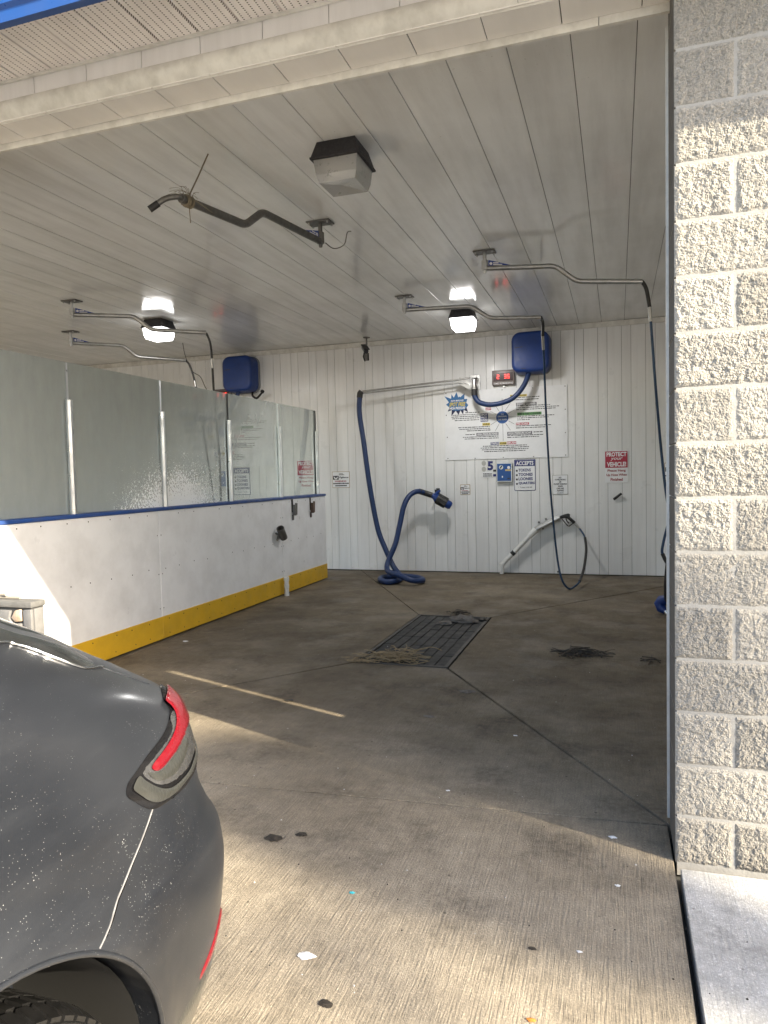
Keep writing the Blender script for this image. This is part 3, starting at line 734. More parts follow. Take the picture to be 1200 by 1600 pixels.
def vac_arm(label):
    p = thing('hose_carrier', label, 'hose arm', (-1.95, WY, 2.75), 'steel hose arms on the back wall')
    me = MB().box(-2.06, -1.905, WY-.016, WY-.003, 2.70, 2.925).mesh('wall_plate'); bevelled(me, .003, 1); link('wall_plate', me, M['steel'], p)
    MB().lathe([(2.695, 0), (2.695, .05), (2.715, .05), (2.715, .034), (2.80, .034), (2.84, .025), (2.845, 0)], (-1.955, 10.24, 0), 'z', 20).build('swivel', M['steel'], p, smooth=40)
    mb = MB(); mb.box(-1.985, -1.925, 10.24, WY-.015, 2.86, 2.872); mb.box(-1.985, -1.925, 10.24, WY-.015, 2.70, 2.712); mb.build('bracket', M['steel'], p)
    a, b = Vector((-3.654, 10.1, 2.715)), Vector((-3.62, 10.1, 2.745))
    q = MB(); q.tube([a+Vector((.0, 0, .0)), (-2.10, 10.23, 2.80), (-1.99, 10.24, 2.75)], .011, 8); q.build('lower_rod', M['steel'], p, smooth=50)
    q = MB(); q.tube([b, (-2.15, 10.23, 2.845), (-2.02, 10.24, 2.86), (-1.955, 10.24, 2.83)], .013, 8); q.build('upper_rod', M['steel'], p, smooth=50)
    MB().box(-2.20, -1.99, 10.228, 10.236, 2.74, 2.83, Matrix.Rotation(R(28), 3, 'Y')).build('gusset', M['steel'], p)
    MB().tube([a+Vector((.02, 0, .03)), a+Vector((-.005, 0, .0)), a+Vector((-.012, 0, -.06))], .045, 12).build('elbow', M['black'], p, smooth=60)
    return p
va = vac_arm('steel hose arm on the back wall of the near bay')
def timer(label):
    p = thing('timer_display', label, 'timer', (-1.56, WY, 2.75), 'red digit timers on the back wall')
    me = MB().box(-1.722, -1.40, WY-.06, WY-.003, 2.748, 2.962).mesh('case'); bevelled(me, .006, 2); cs = link('case', me, M['timercase'], p)
    MB().box(-1.703, -1.42, WY-.064, WY-.0605, 2.805, 2.925).build('window', M['ledglass'], p)
    mb = MB()
    def seg7(x, z, h, segs):
        w = h*.5; t = h*.13
        S7 = {'a': (0, w, h-t, h), 'g': (0, w, h/2-t/2, h/2+t/2), 'd': (0, w, 0, t), 'f': (0, t, h/2, h), 'b': (w-t, w, h/2, h), 'e': (0, t, 0, h/2), 'c': (w-t, w, 0, h/2)}
        for s in segs:
            a, b, c, d = S7[s]; mb.box(x+a, x+b, WY-.0665, WY-.0645, z+c, z+d)
    seg7(-1.65, 2.838, .062, 'abged'); seg7(-1.545, 2.838, .062, 'abgcd'); seg7(-1.50, 2.838, .062, 'afgcd')
    mb.build('digits', M['led'], p)
    wall_text('TIME REMAINING', -1.561, 2.772, WY-.0612, .28, .024, M['whiteink'], p, .01)
    MB().lathe([(WY-.03, 0), (WY-.03, .014), (WY-.003, .016)], (-1.556, 0, 2.728), 'y', 12).build('lock', M['steel'], p)
    return p
M['timercase'] = simple('brushed_timer_case', (.20, .17, .165), .4, .6, dirt=.5, dscale=20)
tm = timer('steel timer with red digits above the white instruction board')

TAGS = [('BUG REMOVER', -1.352, 2.588, 0.242, 0.031, 'yellowp', 'ink'), ('ENGINE CLEANER', -1.242, 2.465, 0.293, 0.038, 'charcoal', 'whiteink'), ('RIM & TIRE CLEANER', -1.2, 2.322, 0.344, 0.042, 'green', 'ink'), ('PRE SOAK', -1.3, 2.182, 0.186, 0.034, 'red', 'whiteink'), ('HIGH PRESSURE SOAP', -1.342, 2.051, 0.357, 0.042, 'charcoal', 'whiteink'), ('TRIPLE', -1.703, 1.911, 0.125, 0.04, 'navy', 'whiteink'), ('FOAM', -1.583, 1.91, 0.102, 0.04, 'yellowp', 'ink'), ('BRUSH', -1.459, 1.913, 0.132, 0.04, 'red', 'whiteink'), ('HIGH PRESSURE RINSE', -1.81, 2.054, 0.325, 0.042, 'charcoal', 'whiteink'), ('WAX', -1.825, 2.197, 0.112, 0.039, 'yellowp', 'ink'), ('SPOT\nFREE\nRINSE', -1.852, 2.297, 0.112, 0.121, 'navy', 'whiteink'), ('OFF', -1.792, 2.42, 0.08, 0.039, 'red', 'whiteink')]
SPOKES = [(-1.588, 2.38, -1.588, 2.559), (-1.549, 2.377, -1.468, 2.491), (-1.502, 2.335, -1.414, 2.386), (-1.495, 2.289, -1.38, 2.285), (-1.502, 2.233, -1.414, 2.182), (-1.541, 2.197, -1.473, 2.095), (-1.583, 2.191, -1.58, 1.947), (-1.63, 2.203, -1.693, 2.095), (-1.668, 2.239, -1.761, 2.184), (-1.684, 2.283, -1.778, 2.285), (-1.676, 2.334, -1.761, 2.382), (-1.63, 2.374, -1.688, 2.463)]
PRINT = [(-1.481, 2.561, -1.05), (-1.481, 2.529, -1.067), (-1.388, 2.438, -0.906), (-1.388, 2.412, -0.779), (-1.388, 2.386, -0.83), (-1.371, 2.29, -0.838), (-1.371, 2.265, -0.931), (-1.371, 2.239, -1.194), (-1.393, 2.152, -0.897), (-1.393, 2.124, -0.94), (-1.143, 2.057, -1.007), (-1.52, 2.018, -1.007), (-1.52, 1.992, -1.067), (-1.879, 1.876, -1.241), (-1.913, 1.850, -1.211), (-1.896, 1.824, -1.219), (-1.859, 1.798, -1.261), (-2.138, 2.056, -1.989), (-2.175, 2.018, -1.647), (-2.15, 1.992, -1.647), (-2.243, 2.163, -1.769), (-2.226, 2.137, -1.769), (-2.111, 2.111, -1.764), (-2.133, 2.379, -1.921), (-2.344, 2.35, -1.918), (-2.344, 2.324, -1.918), (-2.336, 2.298, -1.918), (-2.294, 2.270, -1.918)]
BURST = [(-2.446, 2.639), (-2.344, 2.596), (-2.336, 2.662), (-2.302, 2.61), (-2.26, 2.69), (-2.234, 2.609), (-2.221, 2.625), (-2.206, 2.612), (-2.138, 2.665), (-2.145, 2.581), (-2.099, 2.582), (-2.116, 2.527), (-2.086, 2.49), (-2.113, 2.454), (-2.091, 2.386), (-2.155, 2.422), (-2.167, 2.356), (-2.206, 2.42), (-2.234, 2.352), (-2.277, 2.416), (-2.344, 2.341), (-2.336, 2.428), (-2.399, 2.41), (-2.37, 2.466), (-2.421, 2.513), (-2.378, 2.546)]
def board(label):
    p = thing('instruction_board', label, 'sign', (-1.56, WY, 1.69), 'wash instruction boards')
    yb = WY-.012
    me = MB().box(-2.446, -.669, yb, WY-.004, 1.687, 2.705).mesh('panel'); link('panel', me, M['white'], p)
    # lettering stands 1 mm steps off the panel
    def rect(mb, x0, x1, z0, z1, y): mb.add([(x0, y, z0), (x1, y, z0), (x1, y, z1), (x0, y, z1)], [(0, 1, 2, 3)])
    for s, x, z, w, h, b, f in TAGS:
        mb = MB(); rect(mb, x-w/2, x+w/2, z-h/2, z+h/2, yb-.0015); t = mb.build('heading_panel', M[b], p, fix=False)
        wall_text(s, x, z, yb-.003, w*.92, h*.70 if '\n' not in s else h*.88, M[f], p, .025)
    cxy = (-1.588, 2.286)
    mb = MB(); mb.add([(cxy[0], yb-.0015, cxy[1])]+[(cxy[0]+.09*math.cos(2*math.pi*k/36), yb-.0015, cxy[1]+.09*math.sin(2*math.pi*k/36)) for k in range(36)], [(0, 1+k, 1+(k+1) % 36) for k in range(36)])
    mb.build('dial', M['circle'], p, fix=False)
    for s, z, w, h in (('THE', .045, .04, .018), ('ORIGINAL', .015, .135, .022), ('CAR WASH', -.032, .13, .024)):
        wall_text(s, cxy[0], cxy[1]+z, yb-.003, w, h, M['whiteink'], p, .01)
    mb = MB()
    for a, b, c, d in SPOKES:
        u = Vector((c-a, 0, d-b)); nv = Vector((-u.z, 0, u.x)).normalized()*.0022
        P0, P1 = Vector((a, yb-.0015, b)), Vector((c, yb-.0015, d)); mb.add([P0-nv, P1-nv, P1+nv, P0+nv], [(0, 1, 2, 3)])
    mb.build('spoke_lines', M['ink'], p, fix=False)
    rp = random.Random(21); mb = MB()
    for a, z, b in PRINT:
        x = a
        while x < b-.006:
            w = min(rp.choice((.012, .02, .03, .042, .055)), b-x)
            hh = .0052*rp.uniform(.85, 1.2)
            mb.add([(x, yb-.0015, z-hh), (x+w, yb-.0015, z-hh), (x+w, yb-.0015, z+hh), (x, yb-.0015, z+hh)], [(0, 1, 2, 3)])
            x += w+.007
    mb.build('fine_print', M['ink'], p, fix=False)
    c0 = (-2.26, 2.51)
    n = len(BURST)
    MB().add([(c0[0], yb-.0015, c0[1])]+[(x, yb-.0015, z) for x, z in BURST], [(0, 1+k, 1+(k+1) % n) for k in range(n)]).build('burst', M['burst'], p, fix=False)
    low = [(x, z) for x, z in BURST if z < 2.515]
    low = sorted(low, key=lambda q: math.atan2(q[1]-2.51, q[0]+2.26))
    for k, (x, z) in enumerate(BURST):
        if k % 2 == 0 and z < 2.45:
            a, b = BURST[k-1], BURST[(k+1) % n]
            MB().add([(a[0], yb-.002, a[1]), (x, yb-.002, z), (b[0], yb-.002, b[1])], [(0, 1, 2)]).build('burst_tip', M['burstdark'], p, fix=False)
    wall_text('NOW IMPROVED', -2.25, 2.563, yb-.003, .19, .026, M['whiteink'], p, .02, .25)
    wall_text('SPOT FREE', -2.25, 2.51, yb-.003, .24, .06, M['yellowp'], p, .03, .2)
    wall_text('HIGH PRESSURE', -2.25, 2.453, yb-.003, .235, .038, M['whiteink'], p, .03, .2)
    mb = MB()
    for x, z in [(-2.421, 2.681), (-1.586, 2.684), (-1.151, 2.686), (-0.698, 2.685), (-2.421, 2.355), (-2.412, 2.028), (-2.409, 1.711), (-1.998, 1.703), (-1.583, 1.704), (-1.146, 1.704), (-0.698, 1.712), (-0.698, 2.03), (-0.698, 2.358)]:
        mb.lathe([(yb-.004, 0), (yb-.004, .006), (yb, .008)], (x, 0, z), 'y', 8)
    mb.build('screws', M['dsteel'], p)
    return p
bd = board('large white wash instruction board with blue star burst beside the right hose')

def sign(label, x0, x1, z0, z1, name='wall_sign', cat='sign', group=None, edge=None, r=.012, mat='white', th=.006):
    p = thing(name, label, cat, ((x0+x1)/2, WY, z0), group)
    if edge:
        MB().prism(rounded(x0-.008, x1+.008, z0-.008, z1+.008, r, 3), 'y', WY-.004, WY-.0022).build('border', M[edge], p)
    MB().prism(rounded(x0, x1, z0, z1, r, 3), 'y', WY-.003-th, WY-.0045).build('panel', M[mat], p)
    return p
yb = WY-.0105
def rectp(p, nm, x0, x1, z0, z1, mat, y=yb):
    return MB().add([(x0, y, z0), (x1, y, z0), (x1, y, z1), (x0, y, z1)], [(0, 1, 2, 3)]).build(nm, M[mat], p, fix=False)
def barline(mb, x0, x1, z, h, seed, y=yb-.001, gap=.004):
    rp = random.Random(seed); x = x0
    while x < x1-.004:
        w = min(rp.uniform(.010, .035), x1-x); mb.add([(x, y, z-h/2), (x+w, y, z-h/2), (x+w, y, z+h/2), (x, y, z+h/2)], [(0, 1, 2, 3)]); x += w+gap
def accepts(label):
    p = sign(label, -1.42, -1.131, 1.222, 1.658, edge='navy', r=.015)
    rectp(p, 'header_panel', -1.418, -1.133, 1.570, 1.656, 'navy')
    wall_text('ACCEPTS', -1.276, 1.613, yb-.001, .25, .058, M['whiteink'], p, .03)
    for s, z in (('TOKENS', 1.513), ('TOONIES', 1.450), ('LOONIES', 1.387), ('QUARTERS', 1.323)):
        w = .026*len(s)+.02
        wall_text(s, -1.365+w/2, z, yb-.001, w, .043, M['navy'], p, .03)
        mb = MB(); mb.add([(-1.39, yb-.001, z-.008)]+[(-1.39+.015*math.cos(k*math.pi/6), yb-.001, z-.008+.015*math.sin(k*math.pi/6)) for k in range(12)], [(0, 1+k, 1+(k+1) % 12) for k in range(12)])
        mb.build('bullet', M['ink'], p, fix=False)
    wall_text('1 Token = $1.00', -1.27, 1.262, yb-.001, .19, .02, M['ink'], p, .005)
    return p
ac = accepts('white and navy sign listing accepted coins, below the board')
def coin(label):
    p = thing('coin_box', label, 'coin box', (-1.567, WY, 1.345), 'blue coin boxes')
    me = MB().box(-1.683, -1.452, WY-.05, WY-.002, 1.347, 1.628).mesh('frame'); bevelled(me, .005, 1); link('frame', me, M['alu'], p)
    MB().box(-1.668, -1.467, WY-.056, WY-.051, 1.362, 1.613).build('face', M['circle'], p)
    MB().lathe([(WY-.058, 0), (WY-.058, .03), (WY-.056, .03)], (-1.61, 0, 1.56), 'y', 16).build('coin_slot', M['alu'], p)
    MB().box(-1.622, -1.602, WY-.0605, WY-.0585, 1.54, 1.585, Matrix.Rotation(R(35), 3, 'Y')).build('slot', M['ink'], p)
    MB().lathe([(WY-.06, 0), (WY-.06, .02), (WY-.056, .022)], (-1.50, 0, 1.555), 'y', 16).build('button', M['whiteink'], p)
    rectp(p, 'label_strip', -1.55, -1.47, 1.505, 1.53, 'gold', WY-.057)
    MB().box(-1.60, -1.585, WY-.06, WY-.0565, 1.41, 1.435).build('return_slot', M['whiteink'], p)
    MB().box(-1.52, -1.485, WY-.06, WY-.0565, 1.39, 1.405).build('reject_slot', M['ink'], p)
    return p
cb = coin('blue metal coin box left of the accepted coins sign')
five = sign('small white notice with big navy number 5 left of the coin box', -1.893, -1.745, 1.416, 1.503)
wall_text('5', -1.775, 1.588, WY-.006, .085, .135, M['navy'], five, .05)
mb = MB()
for z in (1.462, 1.443, 1.425): barline(mb, -1.885, -1.755, z+.012, .010, int(z*1000))
mb.build('fine_print', M['ink'], five, fix=False)
for z in (1.628, 1.54):
    MB().add([(-1.872, WY-.005, z)]+[(-1.872+.032*math.cos(k*math.pi/9), WY-.005, z+.038*math.sin(k*math.pi/9)) for k in range(18)], [(0, 1+k, 1+(k+1) % 18) for k in range(18)]).build('coin_picture', M['greycoin'], five, fix=False)
rectp(five, 'sticker', -1.735, -1.69, 1.50, 1.53, 'ink', WY-.006); rectp(five, 'sticker', -1.735, -1.69, 1.43, 1.465, 'navy', WY-.006)
def protect(label):
    p = sign(label, -.167, .137, 1.307, 1.748, r=.008, group='protect your vehicle signs')
    rectp(p, 'header_panel', -.163, .133, 1.515, 1.744, 'red')
    wall_text('PROTECT', -.012, 1.702, yb-.001, .265, .062, M['whiteink'], p, .04)
    wall_text('your', -.012, 1.633, yb-.001, .15, .045, M['whiteink'], p, .01, .35)
    wall_text('VEHICLE!', -.012, 1.563, yb-.001, .255, .066, M['whiteink'], p, .04)
    for s, z, w in (('Please Hang', 1.472, .24), ('Up Hose When', 1.412, .27), ('Finished', 1.352, .16)):
        wall_text(s, -.012, z, yb-.001, w, .042, M['redtext'], p, .025)
    return p
pr = protect('red and white protect your vehicle sign on the right of the wall')
sm = sign('small white notice with seven black lines right of the coin sign', -.879, -.677, 1.158, 1.425, edge='greycoin', r=.006)
for s, z, w in (('NO', 1.395, .035), ('TOWEL DRYING', 1.364, .15), ('OR', 1.333, .03), ('POCKET WASHING', 1.302, .18), ('WHEN', 1.270, .065), ('CARS ARE', 1.238, .10), ('WAITING', 1.207, .095)):
    wall_text(s, -.778, z, yb-.001, w, .021, M['ink'], sm, .03)
mb = MB(); barline(mb, -.82, -.735, 1.175, .008, 4); mb.build('fine_print', M['ink'], sm, fix=False)
def warn(label, x0, x1, z0, z1):
    p = sign(label, x0+.008, x1-.008, z0+.008, z1-.008, edge='tan', r=.01, group='camera warning signs')
    w, h = x1-x0, z1-z0; X = lambda u: x0+u*w; Z = lambda v: z0+v*h
    mb = MB(); barline(mb, X(.40), X(.62), Z(.88), h*.03, 1); barline(mb, X(.40), X(.72), Z(.80), h*.04, 2)
    barline(mb, X(.05), X(.95), Z(.27), h*.07, 3); barline(mb, X(.18), X(.83), Z(.135), h*.07, 5); mb.build('fine_print', M['ink'], p, fix=False)
    rectp(p, 'logo_panel', X(.05), X(.38), Z(.50), Z(.74), 'ink')
    MB().add([(X(.09), yb-.001, Z(.70)), (X(.14), yb-.001, Z(.56)), (X(.19), yb-.001, Z(.525)), (X(.25), yb-.001, Z(.525)), (X(.30), yb-.001, Z(.57)), (X(.34), yb-.001, Z(.70)), (X(.28), yb-.001, Z(.66)), (X(.22), yb-.001, Z(.57)), (X(.15), yb-.001, Z(.66))], [(0, 1, 2, 8), (2, 3, 7, 8), (3, 4, 6, 7), (4, 5, 6)]).build('logo', M['whiteink'], p, fix=False)
    wall_text('Vigilance', X(.66), Z(.63), yb-.001, w*.54, h*.13, M['ink'], p, .03)
    wall_text('WARNING', X(.48), Z(.405), yb-.001, w*.66, h*.10, M['redtext'], p, .03)
    return p
w1 = warn('framed camera warning sign low on the wall just right of the partition', -4.286, -3.99, 1.302, 1.56)
w2 = warn('small camera warning sign below the left end of the board', -2.232, -2.08, 1.166, 1.321)
w3 = warn('camera warning sign cut off by the block pillar', .608, .82, 1.323, 1.567)
pg = thing('wall_peg', 'short black peg sticking out below the red and white sign', 'peg', (0, WY, 1.11))
MB().tube([(-.052, WY-.02, 1.076), (.05, WY-.05, 1.155)], .017, 10).build('peg_tube', M['black'], pg, smooth=50)

# left bay copies
for src, lab, dx in ((bb, 'blue moulded box high on the wall above the glass partition', -4.62), (lh, 'blue hose loop seen through the glass in the left bay', -4.62),
                 (va, 'steel hose arm seen through the glass in the left bay', -4.62), (tm, 'timer with red digits seen through the glass in the left bay', -4.62),
                 (bd, 'white wash instruction board seen through the glass in the left bay', -4.62), (ac, 'coin sign seen through the glass in the left bay', -4.62),
                 (cb, 'blue coin box seen through the glass in the left bay', -4.62), (pr, 'faded red sign seen through the last glass pane', -4.72)):
    c = copy_tree(src, (dx, 0, 0)); c['label'] = lab
hose('wall_hook', 'black bent hook rod at the lower right of the left blue box', [[-5.62, 10.40, 2.89], [-5.60, 10.36, 2.82], [-5.545, 10.35, 2.775], [-5.50, 10.33, 2.775], [-5.40, 10.28, 2.835], [-5.364, 10.25, 2.86]], M['black'], .017,
     (('knob', [(-5.372, 10.255, 2.853), (-5.355, 10.243, 2.868)], M['black'], .03),), cat='hook')

# vacuum hose and nozzle
VH = [[-3.660, 10.1, 2.70], [-3.676, 10.1, 2.429], [-3.617, 10.09, 1.995], [-3.52, 10.05, 1.31], [-3.395, 10.0, .70], [-3.26, 9.95, .385], [-3.113, 9.85, 0.15], [-2.974, 9.70, 0.05], [-2.86, 9.30, 0.042], [-2.95, 9.10, 0.042], [-3.10, 9.22, 0.042], [-3.17, 9.50, 0.042], [-2.967, 9.66, 0.044], [-2.66, 9.55, 0.042], [-2.53, 9.30, 0.045], [-2.62, 9.10, 0.07], [-2.82, 9.16, 0.125], [-3.07, 9.45, 0.14], [-3.11, 9.58, 0.25], [-3.03, 9.70, 0.505], [-2.99, 9.80, 0.765], [-2.95, 9.90, 1.035], [-2.89, 10.0, 1.18], [-2.801, 10.1, 1.235], [-2.721, 10.2, 1.211]]
vh = hose('vacuum_hose', 'thick blue vacuum hose coiled on the floor and ending in a nozzle on the wall', VH, M['bluehose'], .038,
     (('cuff', [(-2.78, 10.13, 1.236), (-2.721, 10.2, 1.211), (-2.61, 10.225, 1.172)], M['black'], .042),), cat='hose', seg=14)
a, b = Vector((-2.61, 10.225, 1.172)), Vector((-2.40, 10.26, 1.045)); ax = (b-a).normalized(); up = ax.cross(Vector((0, 1, 0))).normalized()
if up.z < 0: up = -up
nz = MB().tube([a, a+ax*.04, a+ax*.075, a+ax*.095], [.040, .042, .07, .076], 14).build('nozzle_neck', M['bluebox'], vh, smooth=40)
MB().tube([a+ax*.04+up*.03, a+ax*.055+up*.10, a+ax*.07+up*.125], [.03, .018, .014], 10).build('nozzle_hook', M['bluebox'], vh, smooth=50)
pr_ = []
MB().tube([a+ax*.085, a+ax*.245], .077, 16).build('grip', M['black'], vh, smooth=40)
mb = MB()
for k in range(10):
    an = 2*math.pi*k/10; sd = ax.cross(up)
    o = (up*math.cos(an)+sd*math.sin(an))*.077
    mb.tube([a+ax*.09+o, a+ax*.24+o], .008, 6)
mb.build('grip_ribs', M['black'], vh, smooth=40)
MB().tube([a+ax*.245, a+ax*.30, a+ax*.325], [.062, .060, .045], 14).build('nozzle_tip', M['bluebox'], vh, smooth=40)

nh = thing('nozzle_hook', 'small black wall hook holding the vacuum nozzle', 'hook', (-2.575, WY, 1.24))
MB().box(-2.60, -2.545, WY-.012, WY-.003, 1.17, 1.27).build('hook_plate', M['black'], nh)
MB().tube([(-2.572, WY-.01, 1.20), (-2.572, 10.33, 1.195), (-2.572, 10.29, 1.215), (-2.572, 10.275, 1.25)], .011, 8).build('hook_rod', M['black'], nh, smooth=50)
# spray gun in its pipe holster
PV = [[-1.619, 10.37, 0.004], [-1.617, 10.37, 0.10], [-1.60, 10.37, .148], [-1.56, 10.37, .20], [-1.466, 10.37, 0.294], [-1.195, 10.365, 0.576]]
ph = thing('gun_holster', 'white plastic pipe holster leaning up the back wall to hold the spray gun', 'pipe', PV[0])
MB().tube(PV, .031, 14).build('pipe', M['pvcpipe'], ph, smooth=50)
MB().tube([PV[4], Vector(PV[4]).lerp(Vector(PV[5]), .13)], .036, 14).build('clamp', M['black'], ph, smooth=50)
MB().tube([(-1.205, 10.365, .566), (-1.115, 10.36, .66)], .044, 14).build('collar', M['pvcpipe'], ph, smooth=50)
MB().tube([(-1.617, 10.37, .09), (-1.617, 10.37, .16)], .036, 14).build('elbow', M['pvcpipe'], ph, smooth=50)
MB().tube([(-1.13, 10.40, .66), (-.80, 10.40, .845)], .026, 12).build('rear_tube', M['steel'], ph, smooth=50)
gn = thing('spray_gun', 'black trigger spray gun resting in the pipe holster', 'spray gun', (-.7, 10.36, .84))
MB().tube([(-1.12, 10.35, .652), (-.78, 10.35, .828)], .026, 12).build('lance', M['steel'], gn, smooth=50)
gp = [(-.80, .815), (-.775, .853), (-.72, .872), (-.665, .885), (-.64, .873), (-.645, .84), (-.565, .765), (-.595, .735), (-.675, .81), (-.71, .822), (-.76, .812)]
me = MB().prism(gp, 'y', 10.335, 10.385).mesh('gun_body'); bevelled(me, .008, 2); link('gun_body', me, M['black'], gn)
MB().tube([(-.755, 10.36, .81), (-.72, 10.36, .765), (-.675, 10.36, .71), (-.655, 10.36, .705), (-.60, 10.36, .745)], .007, 8).build('trigger_guard', M['black'], gn, smooth=50)
MB().tube([(-.70, 10.36, .815), (-.685, 10.36, .775), (-.655, 10.36, .745)], .008, 8).build('trigger', M['black'], gn, smooth=50)
MB().tube([(-.58, 10.36, .752), (-.508, 10.33, .672)], .014, 10).build('inlet', M['steel'], gn, smooth=50)
for (x, z) in ((-.985, .80), (-1.085, .755), (-1.03, .665), (-.90, .735), (-.82, .04)):
    o = MB().lathe([(WY-.02, 0), (WY-.02, .014), (WY-.003, .016)], (x, 0, z), 'y', 8).build('bolt', M['dsteel'], ph)

# security camera
cc = thing('security_camera', 'small dark security camera hanging from the ceiling near the back wall', 'camera', (-3.535, 10.1, CZ))
MB().lathe([(CZ-.002, .05), (CZ-.012, .05), (CZ-.012, .013), (CZ-.13, .013)], (-3.535, 10.1, 0), 'z', 14).build('pole', M['dsteel'], cc, smooth=40)
ca, cb2 = Vector((-3.60, 10.15, 3.40)), Vector((-3.50, 9.97, 3.31)); cx = (cb2-ca).normalized()
MB().tube([ca, cb2], .036, 14).build('camera_body', M['greybase'], cc, smooth=40)
MB().tube([cb2-cx*.005, cb2+cx*.012], .033, 14).build('lens', M['ink'], cc, smooth=40)
sd = cx.cross(Vector((0, 0, 1))).normalized(); upv = sd.cross(cx)
P0 = ca-cx*.01+upv*.045; P1 = cb2+cx*.06+upv*.045
MB().add([P0-sd*.045-upv*.01, P0+sd*.045-upv*.01, P1+sd*.045-upv*.01, P1-sd*.045-upv*.01, P0-sd*.04+upv*.004, P0+sd*.04+upv*.004, P1+sd*.04+upv*.004, P1-sd*.04+upv*.004], [(0, 1, 2, 3), (4, 5, 6, 7), (0, 1, 5, 4), (1, 2, 6, 5), (2, 3, 7, 6), (3, 0, 4, 7)]).build('hood', M['black'], cc)
MB().box(-3.575, -3.515, 10.06, 10.14, 3.20, 3.31).build('junction_box', M['dsteel'], cc)
mb = MB(); mb.tube([(-3.56, 10.06, 3.31), (-3.575, 10.05, 3.25), (-3.55, 10.05, 3.18)], .01, 6); mb.tube([(-3.50, 10.06, 3.29), (-3.495, 10.05, 3.19)], .012, 6); mb.build('cables', M['black'], cc)

# ------------------------------------------------------------------ things on the partition
XPF = -4.03
def clip(y, label, mat, dz=0):
    p = thing('mat_clamp', label, 'clamp', (XPF, y, 1.2), 'mat clamps on the partition')
    mb = MB(); mb.box(XPF+.001, XPF+.012, y-.014, y+.014, 1.03, 1.20, Matrix.Rotation(R(3), 3, 'X'))
    mb.build('strap', M['black'], p)
    mb = MB(); mb.box(XPF+.012, XPF+.05, y-.008, y+.03, .99, 1.13, Matrix.Rotation(R(-5), 3, 'X')); mb.box(XPF+.05, XPF+.056, y-.02, y+.045, 1.0, 1.15, Matrix.Rotation(R(-5), 3, 'X')); mb.box(XPF+.002, XPF+.02, y-.012, y+.01, .93, 1.0)
    mb.build('jaw', M[mat], p)
clip(8.42, 'grey metal mat clamp on the partition nearer the opening', 'dsteel')
clip(8.99, 'rusty red mat clamp on the partition nearer the back wall', 'rust')
hp = thing('brush_holder', 'short grey pipe holder bolted to the white partition boards', 'pipe', (-3.97, 7.95, .8))
pa, pb = Vector((-3.95, 7.90, .862)), Vector((-3.97, 8.03, .735)); dv = (pb-pa).normalized()
def shell(A, B, ro, ri):
    d = (B-A).normalized(); u = d.orthogonal().normalized(); w = d.cross(u); vs = []
    for c, r in ((A, ri), (A, ro), (B, ro), (B, ri)):
        vs += [c+(u*math.cos(2*math.pi*k/18)+w*math.sin(2*math.pi*k/18))*r for k in range(18)]
    return vs, [(j*18+k, j*18+(k+1) % 18, ((j+1) % 4)*18+(k+1) % 18, ((j+1) % 4)*18+k) for j in range(4) for k in range(18)]
MB().add(*shell(pa, pb, .048, .038)).build('pipe', M['dsteel'], hp, smooth=40)
MB().tube([(-4.03, 7.93, .80), (-3.99, 7.93, .78), (-3.98, 7.90, .73), (-3.985, 7.88, .72)], .014, 8).build('bracket', M['dsteel'], hp, smooth=50)
sp = thing('drain_stub', 'short white plastic pipe stub standing against the yellow kick plate', 'pipe', (-3.965, 8.06, 0))
MB().lathe([(.0, .031), (.03, .031), (.03, .028), (.10, .028), (.10, .032), (.145, .032), (.145, .028), (.19, .028), (.19, .034), (.235, .034), (.24, .028), (.235, 0)], (-3.965, 8.06, 0), 'z', 18).build('pipe', M['pvcpipe'], sp, smooth=40)

# hose nozzle standing behind the pillar
nr = thing('floor_nozzle', 'blue vacuum nozzle on the floor half hidden by the block pillar', 'nozzle', (.45, 7.7, 0))
MB().tube([(.47, 7.70, .155), (.46, 7.55, .33), (.47, 7.45, .55), (.56, 7.45, .70)], .03, 12).build('tube', M['black'], nr, smooth=50)
MB().tube([(.475, 7.71, .17), (.43, 7.74, .14), (.405, 7.76, .10), (.42, 7.73, .06), (.46, 7.69, .035)], [.035, .06, .058, .05, .03], 12).build('head', M['bluebox'], nr, smooth=60)
MB().tube([(.46, 7.69, .035), (.48, 7.66, .012)], [.03, .012], 10).build('tip', M['alu'], nr, smooth=60)

# ------------------------------------------------------------------ drain grate
gr = thing('floor_drain', 'large rectangular metal floor drain clogged with mud in the bay centre', 'drain', (-1.63, 6.25, 0))
mb = MB(); x0, x1, y0, y1 = D['x0'], D['x1'], D['y0'], D['y1']
mb.box(x0, x0+.03, y0, y1, -.05, .003); mb.box(x1-.03, x1, y0, y1, -.05, .003); mb.box(x0+.031, x1-.031, y0, y0+.03, -.05, .003); mb.box(x0+.031, x1-.031, y1-.03, y1, -.05, .003)
mb.build('frame', M['frame'], gr)
MB().box(x0+.03, x1-.03, y0+.03, y1-.03, -.058, -.022).build('mud_bed', M['pit'], gr)
nb, ns = 8, 6; wx = (x1-x0-.062)/nb; wy = (y1-y0-.062)/ns
mb = MB().box(  .0025, wx-.0025, .003, wy-.003, -.02, 0); gm = mb.mesh('grate_bar'); bevelled(gm, .003, 1); gm.materials.append(M['grate'])
for i in range(nb):
    for j in range(ns):
        o = link('grate_bar', gm, None, gr, loc=Vector((x0+.031+wx*i, y0+.031+wy*j, -.003+rw.uniform(-.004, .001)))-org(gr))
        o.rotation_euler = (rw.uniform(-.004, .004), rw.uniform(-.01, .01), 0)
